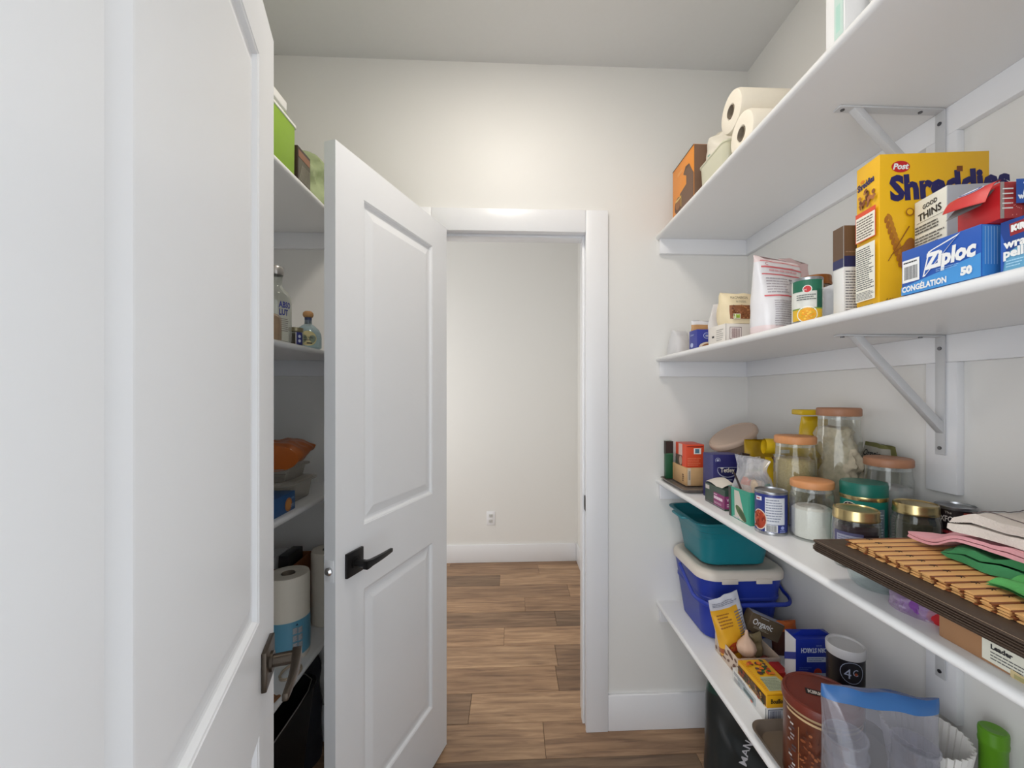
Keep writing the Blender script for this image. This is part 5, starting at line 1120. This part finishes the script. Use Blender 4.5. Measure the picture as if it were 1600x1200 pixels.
q = MB(); L_ = loopstack(q, 0, 0, [(0, .070, .066), (.003, .073, .069), (.040, .080, .076), (.040, .090, .086), (.045, .090, .086), (.046, .04, .04)], .022); q.face(L_[0][::-1]); q.face(L_[-1]); q.build('container', PB, o, smooth=True)
B = Bag(.24, .07, .135, .010, 95, top=.02, pw=.4, freq=16)
o = bag('orange_chip_bag', 'glossy burnt orange bag lying over the clear food boxes', 'bag', (-.785, 1.330, Z3+.140), 0, B, [M('burnt_orange_foil', (176, 92, 34), .28, var=.14, scale=12), M('tan_foil', (190, 156, 96), .35, var=.1), hexm((214, 200, 184), .4)], kf=lambda u, v: 1 if v < .22 and u < .3 else (2 if .30 < v < .34 and u < .5 else 0))
o.rotation_euler = (r5(-78), 0, r5(6)); o.location = (-.785, 1.320, Z3+.150)
# lowest shelf left
def standing_roll(label, loc, r, h):
    t = thing('kitchen_roll', label, 'paper roll', loc); q = MB()
    q.lathe([(.020, .03), (.020, .002), (.023, 0), (r*.97, 0), (r, .004), (r*1.005, h*.3), (r, h-.012), (r*.96, h-.003), (.030, h), (.022, h-.004), (.020, h-.03)], 48); q.build('roll', PAP, t, smooth=True)
    q = MB(); q.lathe([(.0195, h-.002), (.0185, h-.03), (.0005, h-.03)], 24); q.build('core', M('roll_core', (140, 128, 112), .9), t, smooth=True); return t
o = standing_roll('kitchen roll with blue lower wrapper standing at the shelf edge', (-.740, 1.400, Z4), .064, .272)
q = MB(); q.lathe([(.0650, .018), (.0655, .06), (.0652, .132)], 48); q.build('blue_wrapper', M('wrapper_blue', (104, 168, 196), .35, var=.05), o, smooth=True)
p = Print(cyl_face(.0658, a0=math.atan2(-1.40, .740)), .004)
for k in range(3):
    for j in range(2): p.r(.012+j*.016, .092-.024*k-.002*j, .014, .020, (150, 152, 156)); p.lines(.013+j*.016, .093-.024*k-.002*j, .012, .018, 5, (212, 214, 216), .4)
p.q([(.020, .118), (.028, .118), (.024, .125)], (40, 60, 90)); p.done(o)
o = standing_roll('plain kitchen roll standing in the corner by the back wall', (-.702, 1.612, Z4), .060, .272)
# tall brown box with open top behind
o = thing('brown_open_carton', 'open brown carton holding white and black packets behind kitchen roll', 'carton', (-.970, 1.485, Z4)); W, D, H, t_ = .185, .17, .245, .003
q = MB()
for a, b in (((0, 0, 0), (W, t_, H)), ((0, D-t_, 0), (W, D, H)), ((0, t_, 0), (t_, D-t_, H)), ((W-t_, t_, 0), (W, D-t_, H)), ((t_, t_, 0), (W-t_, D-t_, t_))): q.box(a, b)
q.build('carton', hexm((140, 84, 46), .7, 'card'), o, bevel=.0008)
o = carton('white_packet', 'white packet standing inside the open brown carton', 'packet', (-.900, 1.50, Z4+.004), 0, .06, .10, .275, (190, 188, 186))
o = carton('black_packet', 'black packet standing inside the open brown carton', 'packet', (-.832, 1.51, Z4+.004), 0, .035, .10, .278, (26, 24, 26))
# coil of cord and scrap of card on the shelf
o = thing('cord_coil', 'small coil of beige cord lying at the foot of the kitchen roll', 'cord', (-.680, 1.300, Z4)); q = MB(); pts = []
for i in range(120):
    a = i/120*math.pi*2*4; rr = .024+.0035*math.sin(i*.7)*.5; pts.append((rr*1.1*math.cos(a), rr*math.sin(a)*1.5, .0025+.0019*(i/30)+.0008*math.sin(a*2)))
q.tube(pts, .0018, 6); q.build('cord', M('beige_cord', (196, 178, 156), .7), o, smooth=True)
o = thing('card_sleeve', 'brown corrugated card sleeve lying flat on the left lowest shelf', 'cardboard', (-.850, 1.050, Z4), r5(-8)); q = MB(); q.grid(lambda u, v: (.17*u, .18*v, .004+.022*(1-u)*math.sin(math.pi*v)+.0015*math.sin(u*60)), 60, 8); q.grid(lambda u, v: (.17*u, .18*v, .002+.022*(1-u)*math.sin(math.pi*v)+.0015*math.sin(u*60)), 60, 8, flip=True); q.build('card', hexm((138, 96, 62), .8), o, smooth=True, fixn=False)
# black bin below
o = thing('black_bin', 'black plastic bin with lining on the floor under the left shelves', 'bin', (-.800, 1.245, 0)); BKP = M('black_plastic', (30, 30, 34), .32, var=.06)
q = MB(); L_ = loopstack(q, 0, 0, [(0, .095, .17), (.004, .10, .175), (.40, .130, .225), (.405, .135, .230), (.412, .135, .230), (.412, .130, .225), (.39, .124, .219), (.02, .09, .165)], .05); q.face(L_[0][::-1]); q.face(L_[-1]); q.build('bin_body', BKP, o, smooth=True)
q = MB(); q.tube([(.1345*c_[0], .23*c_[1], .4135) for c_ in [(1, -.75), (1, -.2), (1, .3), (.97, .62), (.86, .86), (.6, .98), (.2, 1.0)]], .0018, 6); q.build('rim_wire', M('pale_rim', (150, 146, 140), .4), o, smooth=True)
B = Bag(.20, .10, .36, .012, 97, top=.02, pw=.3, freq=9)
o = bag('dark_grey_bag', 'dark grey fabric bag on the floor between bin and middle door', 'bag', (-.80, 1.575, 0), r5(70), B, [M('dark_grey_fabric', (46, 48, 58), .6, var=.15)])
